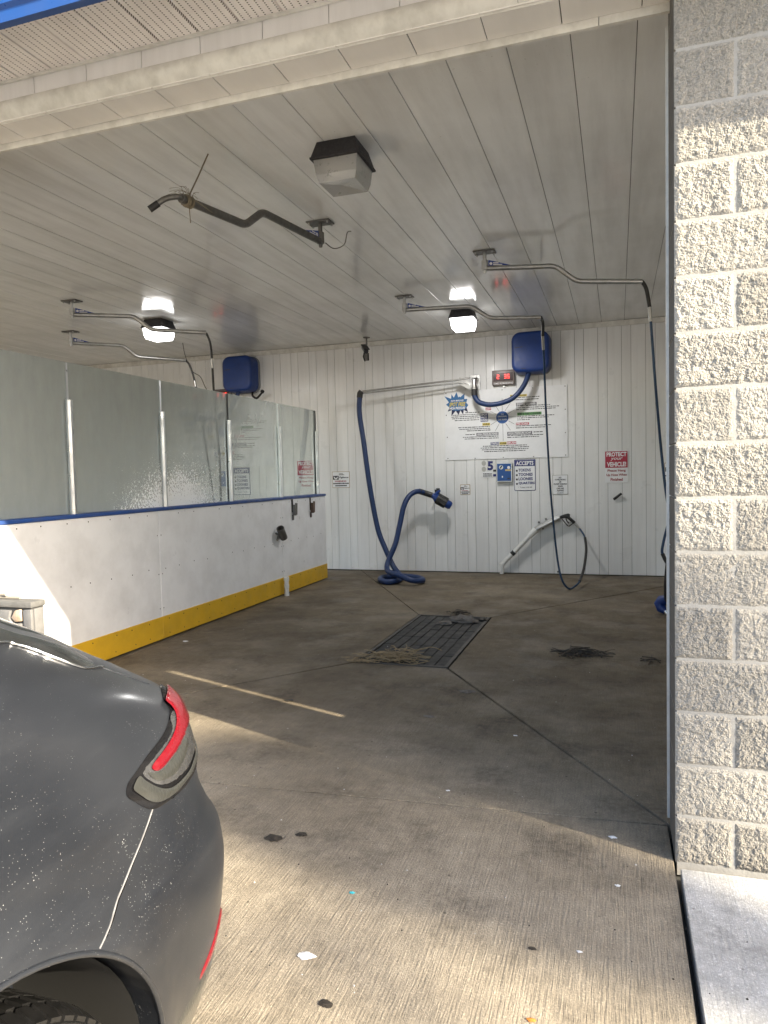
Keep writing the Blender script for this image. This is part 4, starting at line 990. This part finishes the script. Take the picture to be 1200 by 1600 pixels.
# ------------------------------------------------------------------ straw, mud, twigs, litter
def straw(name, label, cat, c, n, L, spread, mat, rad=.0022, seed=1, h=.05, dirx=1.0):
    p = bpy.data.objects.new; rs = random.Random(seed); mb = MB()
    for k in range(n):
        x = c[0]+rs.gauss(0, spread[0]); y = c[1]+rs.gauss(0, spread[1]); z = .006+abs(rs.gauss(0, h*.4))
        a = rs.gauss(-.25, .75) if dirx else rs.uniform(0, 6.28); l = L*rs.uniform(.35, 1.1)
        d = Vector((math.cos(a), math.sin(a), rs.uniform(-.08, .08)))*l/2; m = Vector((x, y, z))
        bend = Vector((rs.uniform(-.3, .3), rs.uniform(-.45, .45), rs.uniform(0, .16)))*l
        P = [m-d, m+bend*.5, m+d]
        for q in P: q.z = max(q.z, .004)
        mb.tube(curve(P, 3), rad*rs.uniform(.6, 1.2), 4)
    o = mb.build(name, M[mat]); tag(o, label, cat); return o
straw('straw_clump', 'tangled clump of dry straw on the near end of the drain', 'straw', (-1.72, 5.40), 150, .24, (.10, .06), 'straw', .0030, 1, .075)
straw('straw_clump', 'small tuft of straw on the floor at the drain corner', 'straw', (-1.98, 5.27), 30, .14, (.05, .03), 'straw', .0026, 2, .03)
straw('twig_pile', 'small dark pile of wet twigs right of the drain', 'twigs', (-.30, 5.91), 46, .26, (.10, .05), 'twig', .0045, 3, .03)
straw('twig_pile', 'few dark twigs on the floor next to the block pillar', 'twigs', (.26, 5.80), 5, .25, (.05, .02), 'twig', .005, 4, .01)
straw('grass_tuft', 'dark dried grass tuft at the far edge of the drain', 'grass', (-1.60, 7.29), 40, .13, (.05, .03), 'twig', .003, 5, .05, 0)
def lump(name, label, cat, c, r, mat, seed, n=14):
    bm = bmesh.new(); bmesh.ops.create_icosphere(bm, subdivisions=3, radius=1)
    for v in bm.verts:
        q = mnoise.fractal(v.co*1.7+Vector((seed, seed*2, 0)), .8, 2.0, 4)*.55
        v.co = v.co*(1+q); v.co = Vector((c[0]+v.co.x*r[0], c[1]+v.co.y*r[1], max(.001, c[2]+v.co.z*r[2])))
    me = bpy.data.meshes.new(name); bm.to_mesh(me); bm.free(); sharp(me, 60)
    return tag(link(name, me, M[mat]), label, cat)
lump('mud_lump', 'pale crusted lump of mud and paper on the far end of the drain', 'mud', (-1.47, 6.93, .02), (.13, .06, .05), 'mud', 3.1)
lump('mud_lump', 'smaller pale mud lump beside the crusted one on the drain', 'mud', (-1.63, 6.80, .01), (.07, .035, .025), 'mud', 7.7)
lump('mud_lump', 'dark crumbly clod on the floor past the drain', 'mud', (-1.30, 7.05, .01), (.04, .03, .015), 'twig', 1.7)
LIT = [(-0.929, 1.944, .022, 'paper', 'crumpled white paper scrap on the sunlit apron'), (-0.028, 2.949, .013, 'paper', 'small white pebble near the foot of the block pillar'), (-0.91, 2.298, .009, 'tealbit', 'tiny turquoise plastic scrap on the apron'), (-3.79, 5.58, .024, 'paper', 'small white cup lid near the yellow kick plate'),
       (-1.36, 2.57, .03, 'twig', 'dark wet leaf stain on the apron beside the car'), (-1.26, 2.63, .02, 'twig', 'dark curled leaf scrap behind the stained leaf'), (-0.79, 1.776, .017, 'twig', 'black leaf scrap at the bottom of the picture'), (-0.261, 2.175, .010, 'twig', 'black crumb in the middle of the apron'), (-0.982, 4.709, .045, 'mud', 'flattened grey paper strip in front of the drain'),
       (-2.089, 4.234, .026, 'twig', 'black clod in the light streak on the floor'), (-1.11, 4.16, .03, 'mud', 'grey smudge of mud on the bay floor'), (-0.231, 1.88, .010, 'orangebit', 'orange leaf scrap at the bottom edge'), (-0.765, 3.19, .008, 'paper', 'white speck on the floor joint left of the pillar'), (-0.558, 3.972, .010, 'paper', 'white chip on the bay floor past the joint'), (-.121, 2.2, .007, 'paper', 'white speck on the shaded apron'), (-.008, 2.6, .008, 'paper', 'pale pebble on the apron beside the pavement joint')]
M['tealbit'] = simple('teal_plastic', (.05, .45, .55), .4); M['orangebit'] = simple('orange_leaf', (.5, .18, .03), .7)
for k, (x, y, r, mt, lab) in enumerate(LIT):
    nm = 'paper_scrap' if mt == 'paper' else ('leaf_scrap' if mt in ('twig', 'orangebit') else ('plastic_scrap' if mt == 'tealbit' else 'dried_mud'))
    lump(nm, lab, nm.split('_')[-1] if mt != 'mud' else 'mud', (x, y, .003), (r*1.1, r*.75, r*.16), mt, 2.3*k+.4)
rs = random.Random(77); mb = MB()
for k in range(420):
    x, y = rs.uniform(-3.8, .6), 1.2+abs(rs.gauss(0, 3.2)); r = rs.uniform(.0015, .0048)
    if y > 10.2 or (x > .16 and y < 3.3 and y > 2.7): continue
    z0 = .0125 if (x > .21 and y < 2.8) else 0
    vs = [(x+r*math.cos(a)*rs.uniform(.6, 1.2), y+r*math.sin(a)*rs.uniform(.6, 1.2), z0-.001) for a in (0, 1.2, 2.5, 3.7, 5)]+[(x, y, z0+r*.9)]
    mb.mi = 0 if rs.random() < .6 else 1
    mb.add(vs, [(i, (i+1) % 5, 5) for i in range(5)])
o = mb.build('grit', None); o.data.materials.append(M['twig']); o.data.materials.append(M['paper']); tag(o, 'fine dark and pale grit scattered over the floor', 'grit', kind='stuff')

# ------------------------------------------------------------------ stone-clad pier on the left
sp = thing('stone_pier', 'low grey stone-clad pier in front of the partition behind the car', 'pier', (-3.62, 3.5, 0))
X0, X1, Y0, Y1, ZT = -4.0, -3.290, 3.30, 3.40, .79
MB().box(X0+.008, X1-.008, Y0+.008, Y1, 0, ZT-.035).build('core', M['stonemortar'], sp)
me = MB().box(X0, X1+.004, Y0-.006, Y1+.01, ZT-.038, ZT).mesh('cap_stone'); bevelled(me, .008, 2); link('cap_stone', me, M['stonecap'], sp)
st = [[(-3.285, .60), (-3.222, .605), (-3.225, .745), (-3.285, .74)], [(-3.285, .48), (-3.222, .47), (-3.222, .59), (-3.285, .59)], [(-3.36, .60), (-3.30, .60), (-3.295, .66), (-3.345, .655)], [(-3.345, .665), (-3.295, .672), (-3.30, .745), (-3.345, .735), (-3.375, .69)],
      [(-3.50, .61), (-3.37, .60), (-3.355, .65), (-3.385, .69), (-3.375, .735), (-3.50, .735)], [(-3.56, .60), (-3.51, .60), (-3.51, .735), (-3.56, .735)], [(-3.62, .60), (-3.57, .60), (-3.57, .74), (-3.62, .74)],
      [(-3.52, .47), (-3.42, .47), (-3.41, .59), (-3.52, .60)], [(-3.41, .48), (-3.295, .475), (-3.295, .59), (-3.40, .59)], [(-3.75, .55), (-3.63, .55), (-3.63, .74), (-3.75, .74)], [(-3.99, .56), (-3.76, .55), (-3.76, .74), (-3.99, .74)], [(-3.75, .38), (-3.53, .38), (-3.53, .54), (-3.75, .54)], [(-3.52, .33), (-3.23, .33), (-3.23, .46), (-3.52, .46)], [(-3.99, .33), (-3.76, .33), (-3.76, .54), (-3.99, .54)], [(-3.99, .02), (-3.66, .02), (-3.66, .32), (-3.99, .32)], [(-3.65, .02), (-3.23, .02), (-3.23, .32), (-3.65, .32)]]
st = [[(max(x-.068, -3.995), z) for x, z in q] for q in st]
for k, poly in enumerate(st):
    me = MB().prism(poly, 'y', Y0-.004-.012*((k*37) % 5)/5, Y0+.02).mesh('stone'); bevelled(me, .007, 2); link('stone', me, M['stonetan' if k == 3 else 'stone'], sp)
for k, zz in enumerate((.02, .2, .40, .58)):
    me = MB().box(X1-.02, X1+.002, Y0+.022, Y1-.005, zz, zz+.165).mesh('stone'); bevelled(me, .006, 2); link('stone', me, M['stone'], sp)
for k, (a, b) in enumerate((((-3.75, 3.33, ZT+.010), (-3.44, 3.37, ZT+.010)), ((-3.80, 3.37, ZT+.010), (-3.52, 3.345, ZT+.030)))):
    o = MB().tube([a, Vector(a).lerp(Vector(b), .5)+Vector((0, 0, .002)), b], .010, 8).build('wooden_stick', M['wood'])
    tag(o, ['longer weathered stick lying along the top of the stone pier', 'short stick lying crosswise on the stone pier'][k], 'stick')

# ------------------------------------------------------------------ car (rear quarter in view)
CX = -1.80
T = [(.22, .86, 1.491, 5, 6, .6, -2.9), (.30, .93, 1.541, 5, 6, .6, -3.0), (.40, .955, 1.594, 5, 6, .6, -3.08), (.50, .965, 1.622, 5, 6, .6, -3.1), (.60, .97, 1.632, 5, 6, .6, -3.1), (.68, .97, 1.611, 5, 6, .6, -3.08), (.74, .965, 1.567, 5, 6, .6, -3.06), (.80, .953, 1.545, 5, 6, .6, -3.0), (.88, .94, 1.543, 5, 6, .6, -2.9), (.96, .922, 1.553, 5, 5.5, .5, -2.5), (1.04, .90, 1.482, 4, 5, .4, -1.95), (1.12, .872, 1.395, 3, 4.5, .25, -1.65), (1.20, .84, 1.283, 3, 3, .2, -1.5), (1.26, .815, 1.17, 3, 3, .1, -1.38), (1.34, .775, 1.02, 3, 3, 0, -1.22), (1.44, .71, .80, 3, 3, -.1, -1.05), (1.54, .62, .5, 3, 3, -.3, -.88), (1.60, .52, .2, 3, 2.6, -.5, -.75), (1.625, .40, -.05, 2.6, 2.4, -.6, -.68)]
ZT_ = [t[0] for t in T]
def ip(z, k):
    v = [t[k] for t in T]; n = len(v)
    i = max(0, min(n-2, int(np.searchsorted(ZT_, z))-1)); h = ZT_[i+1]-ZT_[i]; u = (z-ZT_[i])/h
    def m(j):
        if j <= 0 or j >= n-1:
            a, b = max(j-1, 0), min(j+1, n-1); return (v[b]-v[a])/(ZT_[b]-ZT_[a])
        a = (v[j]-v[j-1])/(ZT_[j]-ZT_[j-1]); b = (v[j+1]-v[j])/(ZT_[j+1]-ZT_[j]); return 0 if a*b <= 0 else 2*a*b/(a+b)
    return (2*u**3-3*u*u+1)*v[i]+(u**3-2*u*u+u)*h*m(i)+(-2*u**3+3*u*u)*v[i+1]+(u**3-u*u)*h*m(i+1)
WC = (.69, .365)
def flare(x, y, z):
    d = math.hypot(y-WC[0], z-WC[1])
    return .012*max(0, min(1, (.50-d)/.06))*(1 if x > CX+.5 and z < .95 else 0)
def cpt(ang, z):
    w, yr, n, m, y0 = [ip(z, k) for k in range(1, 6)]
    x, y = CX+w*math.cos(ang)**(2/n), y0+(yr-y0)*math.sin(ang)**(2/m)
    return Vector((x+flare(x, y, z), y, z))
def cnorm(ang, z):
    a = cpt(min(ang+.004, 1.56), z)-cpt(max(ang-.004, .001), z); b = cpt(ang, min(z+.004, 1.62))-cpt(ang, max(z-.004, .221))
    n = a.cross(b).normalized()
    return n if n.x+n.y > 0 else -n
car = thing('car', 'dusty dark grey car with red tail lamp, rear quarter at lower left', 'car', (CX, -.7, 0))
def ring(z):
    w, yr, n, m, y0, yf = [ip(z, k) for k in range(1, 7)]
    nr_, nf = 64, 46
    def sp_(t, e=2.2): return math.pi/2*t**e/(t**e+(1-t)**e)
    P = []
    A = [sp_(k/nr_) for k in range(nr_+1)]
    for a in A: P.append((w*max(0, math.cos(a))**(2/n), y0+(yr-y0)*math.sin(a)**(2/m)))
    P = P+[(-x, y) for x, y in P[:-1][::-1]]
    B = [sp_(k/nf) for k in range(nf+1)]
    nfr, mf_ = (4, 4) if z < 1.0 else (3, 3)
    Q = [(-w*max(0, math.cos(a))**(2/nfr), y0-(y0-yf)*math.sin(a)**(2/mf_)) for a in B]
    P += Q[1:]; P += [(-x, y) for x, y in Q[1:-1][::-1]]
    return [(CX+x+(flare(CX+x, y, z) if x > 0 else -flare(CX-x, y, z)), y, z) for x, y in P]
zs = list(np.arange(.22, 1.30, .0155))+list(np.arange(1.30, 1.6249, .02))
vs = []; 
for z in zs: q = ring(z); nrg = len(q); vs += q
fs = [(k*nrg+i, k*nrg+(i+1) % nrg, (k+1)*nrg+(i+1) % nrg, (k+1)*nrg+i) for k in range(len(zs)-1) for i in range(nrg)]
fs += [tuple(range(nrg))[::-1], tuple(range((len(zs)-1)*nrg, len(zs)*nrg))]
body = MB().add(vs, fs).mesh('body')
cut = MB()
for wy in (WC[0], WC[0]-2.83):
    for sgn in (1, -1):
        xa, xb = (CX+sgn*.62, CX+sgn*1.2)
        P = [(wy+.415*math.cos(2*math.pi*k/56), WC[1]+.415*math.sin(2*math.pi*k/56)) for k in range(56)]
        cut.prism(P, 'x', min(xa, xb), max(xa, xb))
cme = cut.mesh('cutter')
bo = bpy.data.objects.new('body_tmp', body); co_ = bpy.data.objects.new('cut_tmp', cme); COL.objects.link(bo); COL.objects.link(co_)
mod = bo.modifiers.new('b', 'BOOLEAN'); mod.operation = 'DIFFERENCE'; mod.object = co_; mod.solver = 'EXACT'
dg = bpy.context.evaluated_depsgraph_get(); bme = bpy.data.meshes.new_from_object(bo.evaluated_get(dg))
bpy.data.objects.remove(bo); bpy.data.objects.remove(co_)
bme.materials.clear(); sharp(bme, 28); bme.name = 'body'
cbody = link('body', bme, M['paint'], car)
# arch liner
for wy in (WC[0], WC[0]-2.83):
    for sgn in (1, -1):
        MB().lathe([(CX+sgn*.925, .410), (CX+sgn*.60, .410), (CX+sgn*.60, .02)], (0, wy, WC[1]), 'x', 48).build('wheel_arch_liner', M['liner'], car, smooth=40)
def wheel(wy, sgn):
    w = bpy.data.objects.new('wheel', None); COL.objects.link(w); w.parent = car; c = Vector((CX+sgn*.842, wy, .350)); w.location = c-org(car)
    R_ = .372; hw = .12
    prof = [(-hw*.9, .235), (-hw, .27), (-hw*1.02, .30), (-hw*.93, .332), (-hw*.72, .346), (hw*.72, .346), (hw*.93, .332), (hw*1.02, .30), (hw, .27), (hw*.9, .235)]
    MB().lathe(prof, c, 'x', 64).build('tyre', M['tyre'], w, smooth=35)
    mb = MB()
    for k in range(64):
        a0 = 2*math.pi*k/64
        for row, (u0, u1, off) in enumerate(((-.108, -.066, 0), (-.058, -.022, .5), (-.014, .014, .2), (.022, .058, .7), (.066, .108, .3))):
            vv = []
            for (u, da) in ((u0, 0), (u1, .10 if row % 2 else -.10), (u1, .62), (u0, .62+(.0 if row % 2 else .05))):
                for rr_ in (.338 if abs(u) < .09 else .322, (.353 if abs(u) < .09 else .341)):
                    an = a0+(off+da)*2*math.pi/64; vv.append((c.x+u, c.y+rr_*math.cos(an), c.z+rr_*math.sin(an)))
            mb.add(vv, [(1, 3, 5, 7), (0, 2, 3, 1), (2, 4, 5, 3), (4, 6, 7, 5), (6, 0, 1, 7)])
    mb.build('tread', M['tyre'], w)
    o = sgn*.07
    MB().lathe([(-.10, .238), (.10, .238), (.10, .225), (-.10, .225)], c, 'x', 48).build('rim', M['alu'], w, smooth=40)
    mb = MB()
    for k in range(5):
        an = 2*math.pi*k/5
        q = Matrix.Rotation(an, 3, 'X')
        vs_ = [c+Vector((o, 0, 0))+q@Vector(v) for v in ((-.012, -.035, .03), (.012, -.03, .03), (.012, .03, .03), (-.012, .035, .03), (-.02, -.022, .23), (.015, -.018, .23), (.015, .018, .23), (-.02, .022, .23))]
        mb.add(vs_, [(0, 1, 2, 3), (4, 5, 6, 7), (0, 1, 5, 4), (1, 2, 6, 5), (2, 3, 7, 6), (3, 0, 4, 7)])
    mb.lathe([(o-.015, .0), (o-.015, .055), (o+.015, .05), (o+.018, 0)], c, 'x', 24)
    mb.build('spokes', M['alu'], w, smooth=30)
    MB().lathe([(sgn*.0-.012, .06), (-.012, .165), (.012, .165), (.012, .06)], c-Vector((sgn*.03, 0, 0)), 'x', 36).build('brake_disc', M['disc'], w, smooth=30)
for wy in (WC[0], WC[0]-2.83):
    for sgn in (1, -1): wheel(wy, sgn)
def side_x(y, z):
    w, yr, n, m, y0 = [ip(z, k) for k in range(1, 6)]
    if y <= y0: return CX+w
    t = min(.999, (y-y0)/(yr-y0)); return CX+w*(1-t**m)**(1/n)
lip = []
for k in range(49):
    a = R(-8+196*k/48); y, z = WC[0]+.419*math.cos(a), WC[1]+.419*math.sin(a)
    lip.append((side_x(y, z)+flare(CX+.9, y, z)-.001, y, z))
MB().tube(lip, .0055, 8).build('arch_lip', M['paint'], car, smooth=60)
# patches laid on the body surface: (angle round the rear, height) outlines
def inside(p, poly):
    c = False; n = len(poly)
    for i in range(n):
        a, b = poly[i], poly[i-1]
        if (a[1] > p[1]) != (b[1] > p[1]) and p[0] < (b[0]-a[0])*(p[1]-a[1])/(b[1]-a[1])+a[0]: c = not c
    return c
def patch(name, poly, mat, off, parent, edge=-.004, step=.012, sub=4):
    sc = .55   # angle -> metres, roughly
    B = []
    for i in range(len(poly)):
        a, b, c_, d = [Vector(poly[j % len(poly)]) for j in (i-1, i, i+1, i+2)]
        for k in range(sub):
            t = k/sub; B.append(.5*((2*b)+(c_-a)*t+(2*a-5*b+4*c_-d)*t*t+(3*b-a-3*c_+d)*t**3))
    n = len(B); pts = [(q[0]*sc, q[1]) for q in B]
    xs = [q[0] for q in pts]; zs_ = [q[1] for q in pts]; inner = []
    x = min(xs)+step/2
    while x < max(xs):
        z = min(zs_)+step/2
        while z < max(zs_):
            if inside((x, z), pts) and min(math.hypot(x-q[0], z-q[1]) for q in pts) > step*.55: inner.append((x, z))
            z += step
        x += step
    V2, E2, F2, *_ = delaunay_2d_cdt([Vector(q) for q in pts+inner], [(i, (i+1) % n) for i in range(n)], [list(range(n))], 1, 1e-6)
    vs = []
    for i, q in enumerate(V2):
        a = q[0]/sc; z = q[1]; dmin = min(math.hypot(q[0]-u[0], z-u[1]) for u in pts)
        f = min(1, dmin/.008); o = edge+(off-edge)*(f*(2-f))
        a = max(.002, min(1.55, a))
        vs.append(cpt(a, z)+cnorm(a, z)*o)
    m_ = MB().add(vs, F2).mesh(name); sharp(m_, 60)
    return link(name, m_, mat, parent)
HOUSING = [(.64, 1.0), (.558, .982), (.469, .970), (.377, .958), (.273, .947), (.193, .932), (.162, .924), (.141, .911), (.137, .897), (.154, .874), (.182, .854), (.221, .845), (.312, .839), (.411, .837), (.533, .839), (.668, .84), (.8, .845), (.95, .86), (1.0, .93), (.95, .985), (.8, 1.002)]
RED = [(.60, .998), (.7, .998), (.8, .993), (.95, .978), (.95, .945), (.8, .935), (.66, .932), (.528, .931), (.418, .923), (.328, .916), (.265, .911), (.24, .912), (.231, .918), (.235, .925), (.257, .93), (.333, .938), (.421, .948), (.485, .959), (.54, .972), (.575, .986)]
CLEAR = [(.50, .975), (.445, .955), (.36, .945), (.26, .935), (.205, .925), (.20, .905), (.225, .884), (.28, .872), (.36, .868), (.44, .868), (.52, .872), (.7, .875), (.9, .89), (.93, .93), (.8, .96), (.6, .975)]
SILVER = [(0.191, 0.925), (0.191, 0.91), (0.203, 0.891), (0.233, 0.874), (0.279, 0.863), (0.346, 0.861), (0.423, 0.862), (0.488, 0.868), (.6, .872), (.75, .88), (.75, .868), (.6, .858), (0.505, 0.855), (0.451, 0.852), (0.36, 0.850), (0.286, 0.849), (0.225, 0.854), (0.19, 0.864), (0.164, 0.882), (0.153, 0.903), (0.159, 0.915)]
INNER = [(0.408, .919), (.47, .922), (.50, .912), (.44, .899), (.373, .89), (.307, .884), (.258, .886), (.225, .893), (.211, .908), (.215, .920), (.228, .912), (.257, .907), (.32, .912)]
tl = patch('tail_lamp', HOUSING, M['lampblack'], .0045, car, .0012, .008)
patch('clear_lens', CLEAR, M['clearlens'], .0065, tl, .0042, .008)
patch('silver_strip', SILVER, M['silverlens'], .0092, tl, .0070, .006)
patch('reflector_bowl', INNER, M['silverlens'], .0092, tl, .0070, .006)
patch('red_lens', RED, M['redlens'], .0118, tl, .0088, .005)
WIN = [(.02, 1.24), (.2, 1.238), (.4, 1.23), (.6, 1.213), (.717, 1.192), (.721, 1.183), (.71, 1.174), (.698, 1.168), (.681, 1.161), (.653, 1.151), (.630, 1.139), (.617, 1.126), (.622, 1.112), (.65, 1.103), (.69, 1.097), (.743, 1.093), (.79, 1.100), (.84, 1.112), (.865, 1.128), (.886, 1.15), (.886, 1.172), (.88, 1.19), (.863, 1.211), (.8, 1.26), (.6, 1.34), (.4, 1.42), (.02, 1.48)]
wn = patch('quarter_window', WIN, M['carglass'], .002, car, -.001, .02, 3)
def strip(name, poly, mat, r, parent, off=.001, sub=5):
    pts = [Vector((a, z, 0)) for a, z in poly]; pts = curve(pts, sub)
    return MB().tube([cpt(q.x, q.y)+cnorm(q.x, q.y)*off for q in pts], r, 6).build(name, mat, parent, smooth=60)
strip('chrome_strip', [(.02, 1.234), (.2, 1.232), (.4, 1.225), (.6, 1.209), (.712, 1.190), (.715, 1.182), (.705, 1.173), (.693, 1.167), (.676, 1.160), (.648, 1.150), (.625, 1.138), (.612, 1.126), (.617, 1.111), (.65, 1.100), (.69, 1.094), (.717, 1.089)], M['chrome'], .003, wn, .0025)
strip('body_crease', [(.717, 1.089), (.72, 1.075), (.73, 1.055), (.75, 1.038), (.78, 1.022)], M['paint'], .0028, cbody, -.0008)
strip('panel_gap', [(0.181, 0.843), (0.151, 0.820), (0.119, 0.795), (0.095, 0.774), (0.073, 0.753), (0.057, 0.735), (0.052, 0.730), (0.046, 0.7235)], M['lampblack'], .0016, cbody, -.0003)
strip('bumper_seam', [(.186, .852), (0.175, 0.843), (0.146, 0.820), (0.115, 0.795), (0.091, 0.774), (0.069, 0.753), (0.054, 0.735), (0.049, 0.730), (0.043, 0.7235), (0.038, 0.7165)], M['seam'], .0017, cbody, .0002)
patch('bumper_reflector', [(.55, .475), (.60, .455), (.50, .425), (.36, .412), (.318, .410), (.317, .426), (.40, .445)], M['redlens'], .004, car, 0, .008)
patch('lower_bumper_trim', [(.316, .405), (.45, .398), (.6, .398), (.8, .398), (.8, .31), (.5, .30), (.264, .30), (.19, .34), (.185, .39), (.245, .40)], M['silverlens'], .004, car, -.001)
patch('hatch_glass', [(1.0, 1.07), (1.5, 1.07), (1.5, 1.4), (1.0, 1.36)], M['carglass'], .002, car, -.001, .03)

# ------------------------------------------------------------------ trees outside the picture that shade the apron
def leafy(name, label, base, h, crown_r, crown_z0, n, seed, ls=.11):
    t = thing(name, label, 'tree', base, 'slim trees across the lot')
    rs = random.Random(seed); b = Vector(base)
    MB().tube([b, b+Vector((.05, 0, h*.4)), b+Vector((0, .05, h*.8)), b+Vector((0, 0, h*.97))], [.16, .12, .06, .02], 10).build('trunk', M['bark'], t, smooth=50)
    mb = MB()
    for k in range(n):
        u = rs.random(); z = crown_z0+(h-crown_z0)*u
        rr_ = crown_r*min(1, ((1-u)*9)**.5+.25)*math.sqrt(rs.random())*rs.uniform(.7, 1.3); a = rs.uniform(0, 6.28)
        f = max(0.0, min(1.0, (z-12.5)/.7)); rr_ *= .50+.60*f
        c = b+Vector((rr_*math.cos(a), rr_*math.sin(a), z))+Vector((.349, .937, 0))*(.03*f+.05); s = ls*rs.uniform(.6, 1.3)
        q = Quaternion((rs.gauss(0, 1), rs.gauss(0, 1), rs.gauss(0, 1), rs.gauss(0, 1))).normalized()
        mb.add([c+q@Vector(v)*s for v in ((-.5, 0, 0), (0, -.28, .04), (.5, 0, 0), (0, .28, .04))], [(0, 1, 2, 3)])
    mb.build('crown', M['leaf'], t, fix=False)
    return t
un = Vector((.349, .937, 0))     # across the sun's direction
def on_ray(u, along, dist):
    g_ = un*u+sun_h*along; return g_+sun_h*dist
D1 = 24.0
c1 = on_ray(2.24, 0, D1)
lt = leafy('poplar_tree', 'slim columnar poplar across the lot, shading the apron', (c1.x, c1.y, -.14), 14.05, .42, 8.5, 24000, 5)

# a few loose boughs of the same tree throw broken shade on the near apron
mb = MB(); rs = random.Random(91)
for (u, al, rr_, n_) in ((1.58, -1.35, .11, 70), (1.28, -2.0, .10, 40)):
    q0 = on_ray(u, 0, D1); c0 = Vector((q0.x, q0.y, (D1-al)*math.tan(SUN_EL)))
    hub = Vector((c1.x, c1.y, c0.z-.7)); mb.tube([hub, hub.lerp(c0, .6)+Vector((0, 0, .1)), c0], [.035, .02, .008], 6)
    for k in range(n_):
        c = c0+Vector((rs.gauss(0, rr_), rs.gauss(0, rr_), rs.gauss(0, rr_))); sz = .11*rs.uniform(.6, 1.2)
        q = Quaternion((rs.gauss(0, 1), rs.gauss(0, 1), rs.gauss(0, 1), rs.gauss(0, 1))).normalized()
        mb.add([c+q@Vector(v)*sz for v in ((-.5, 0, 0), (0, -.28, .04), (.5, 0, 0), (0, .28, .04))], [(0, 1, 2, 3)])
mb.build('bough', M['leaf'], lt, fix=False)
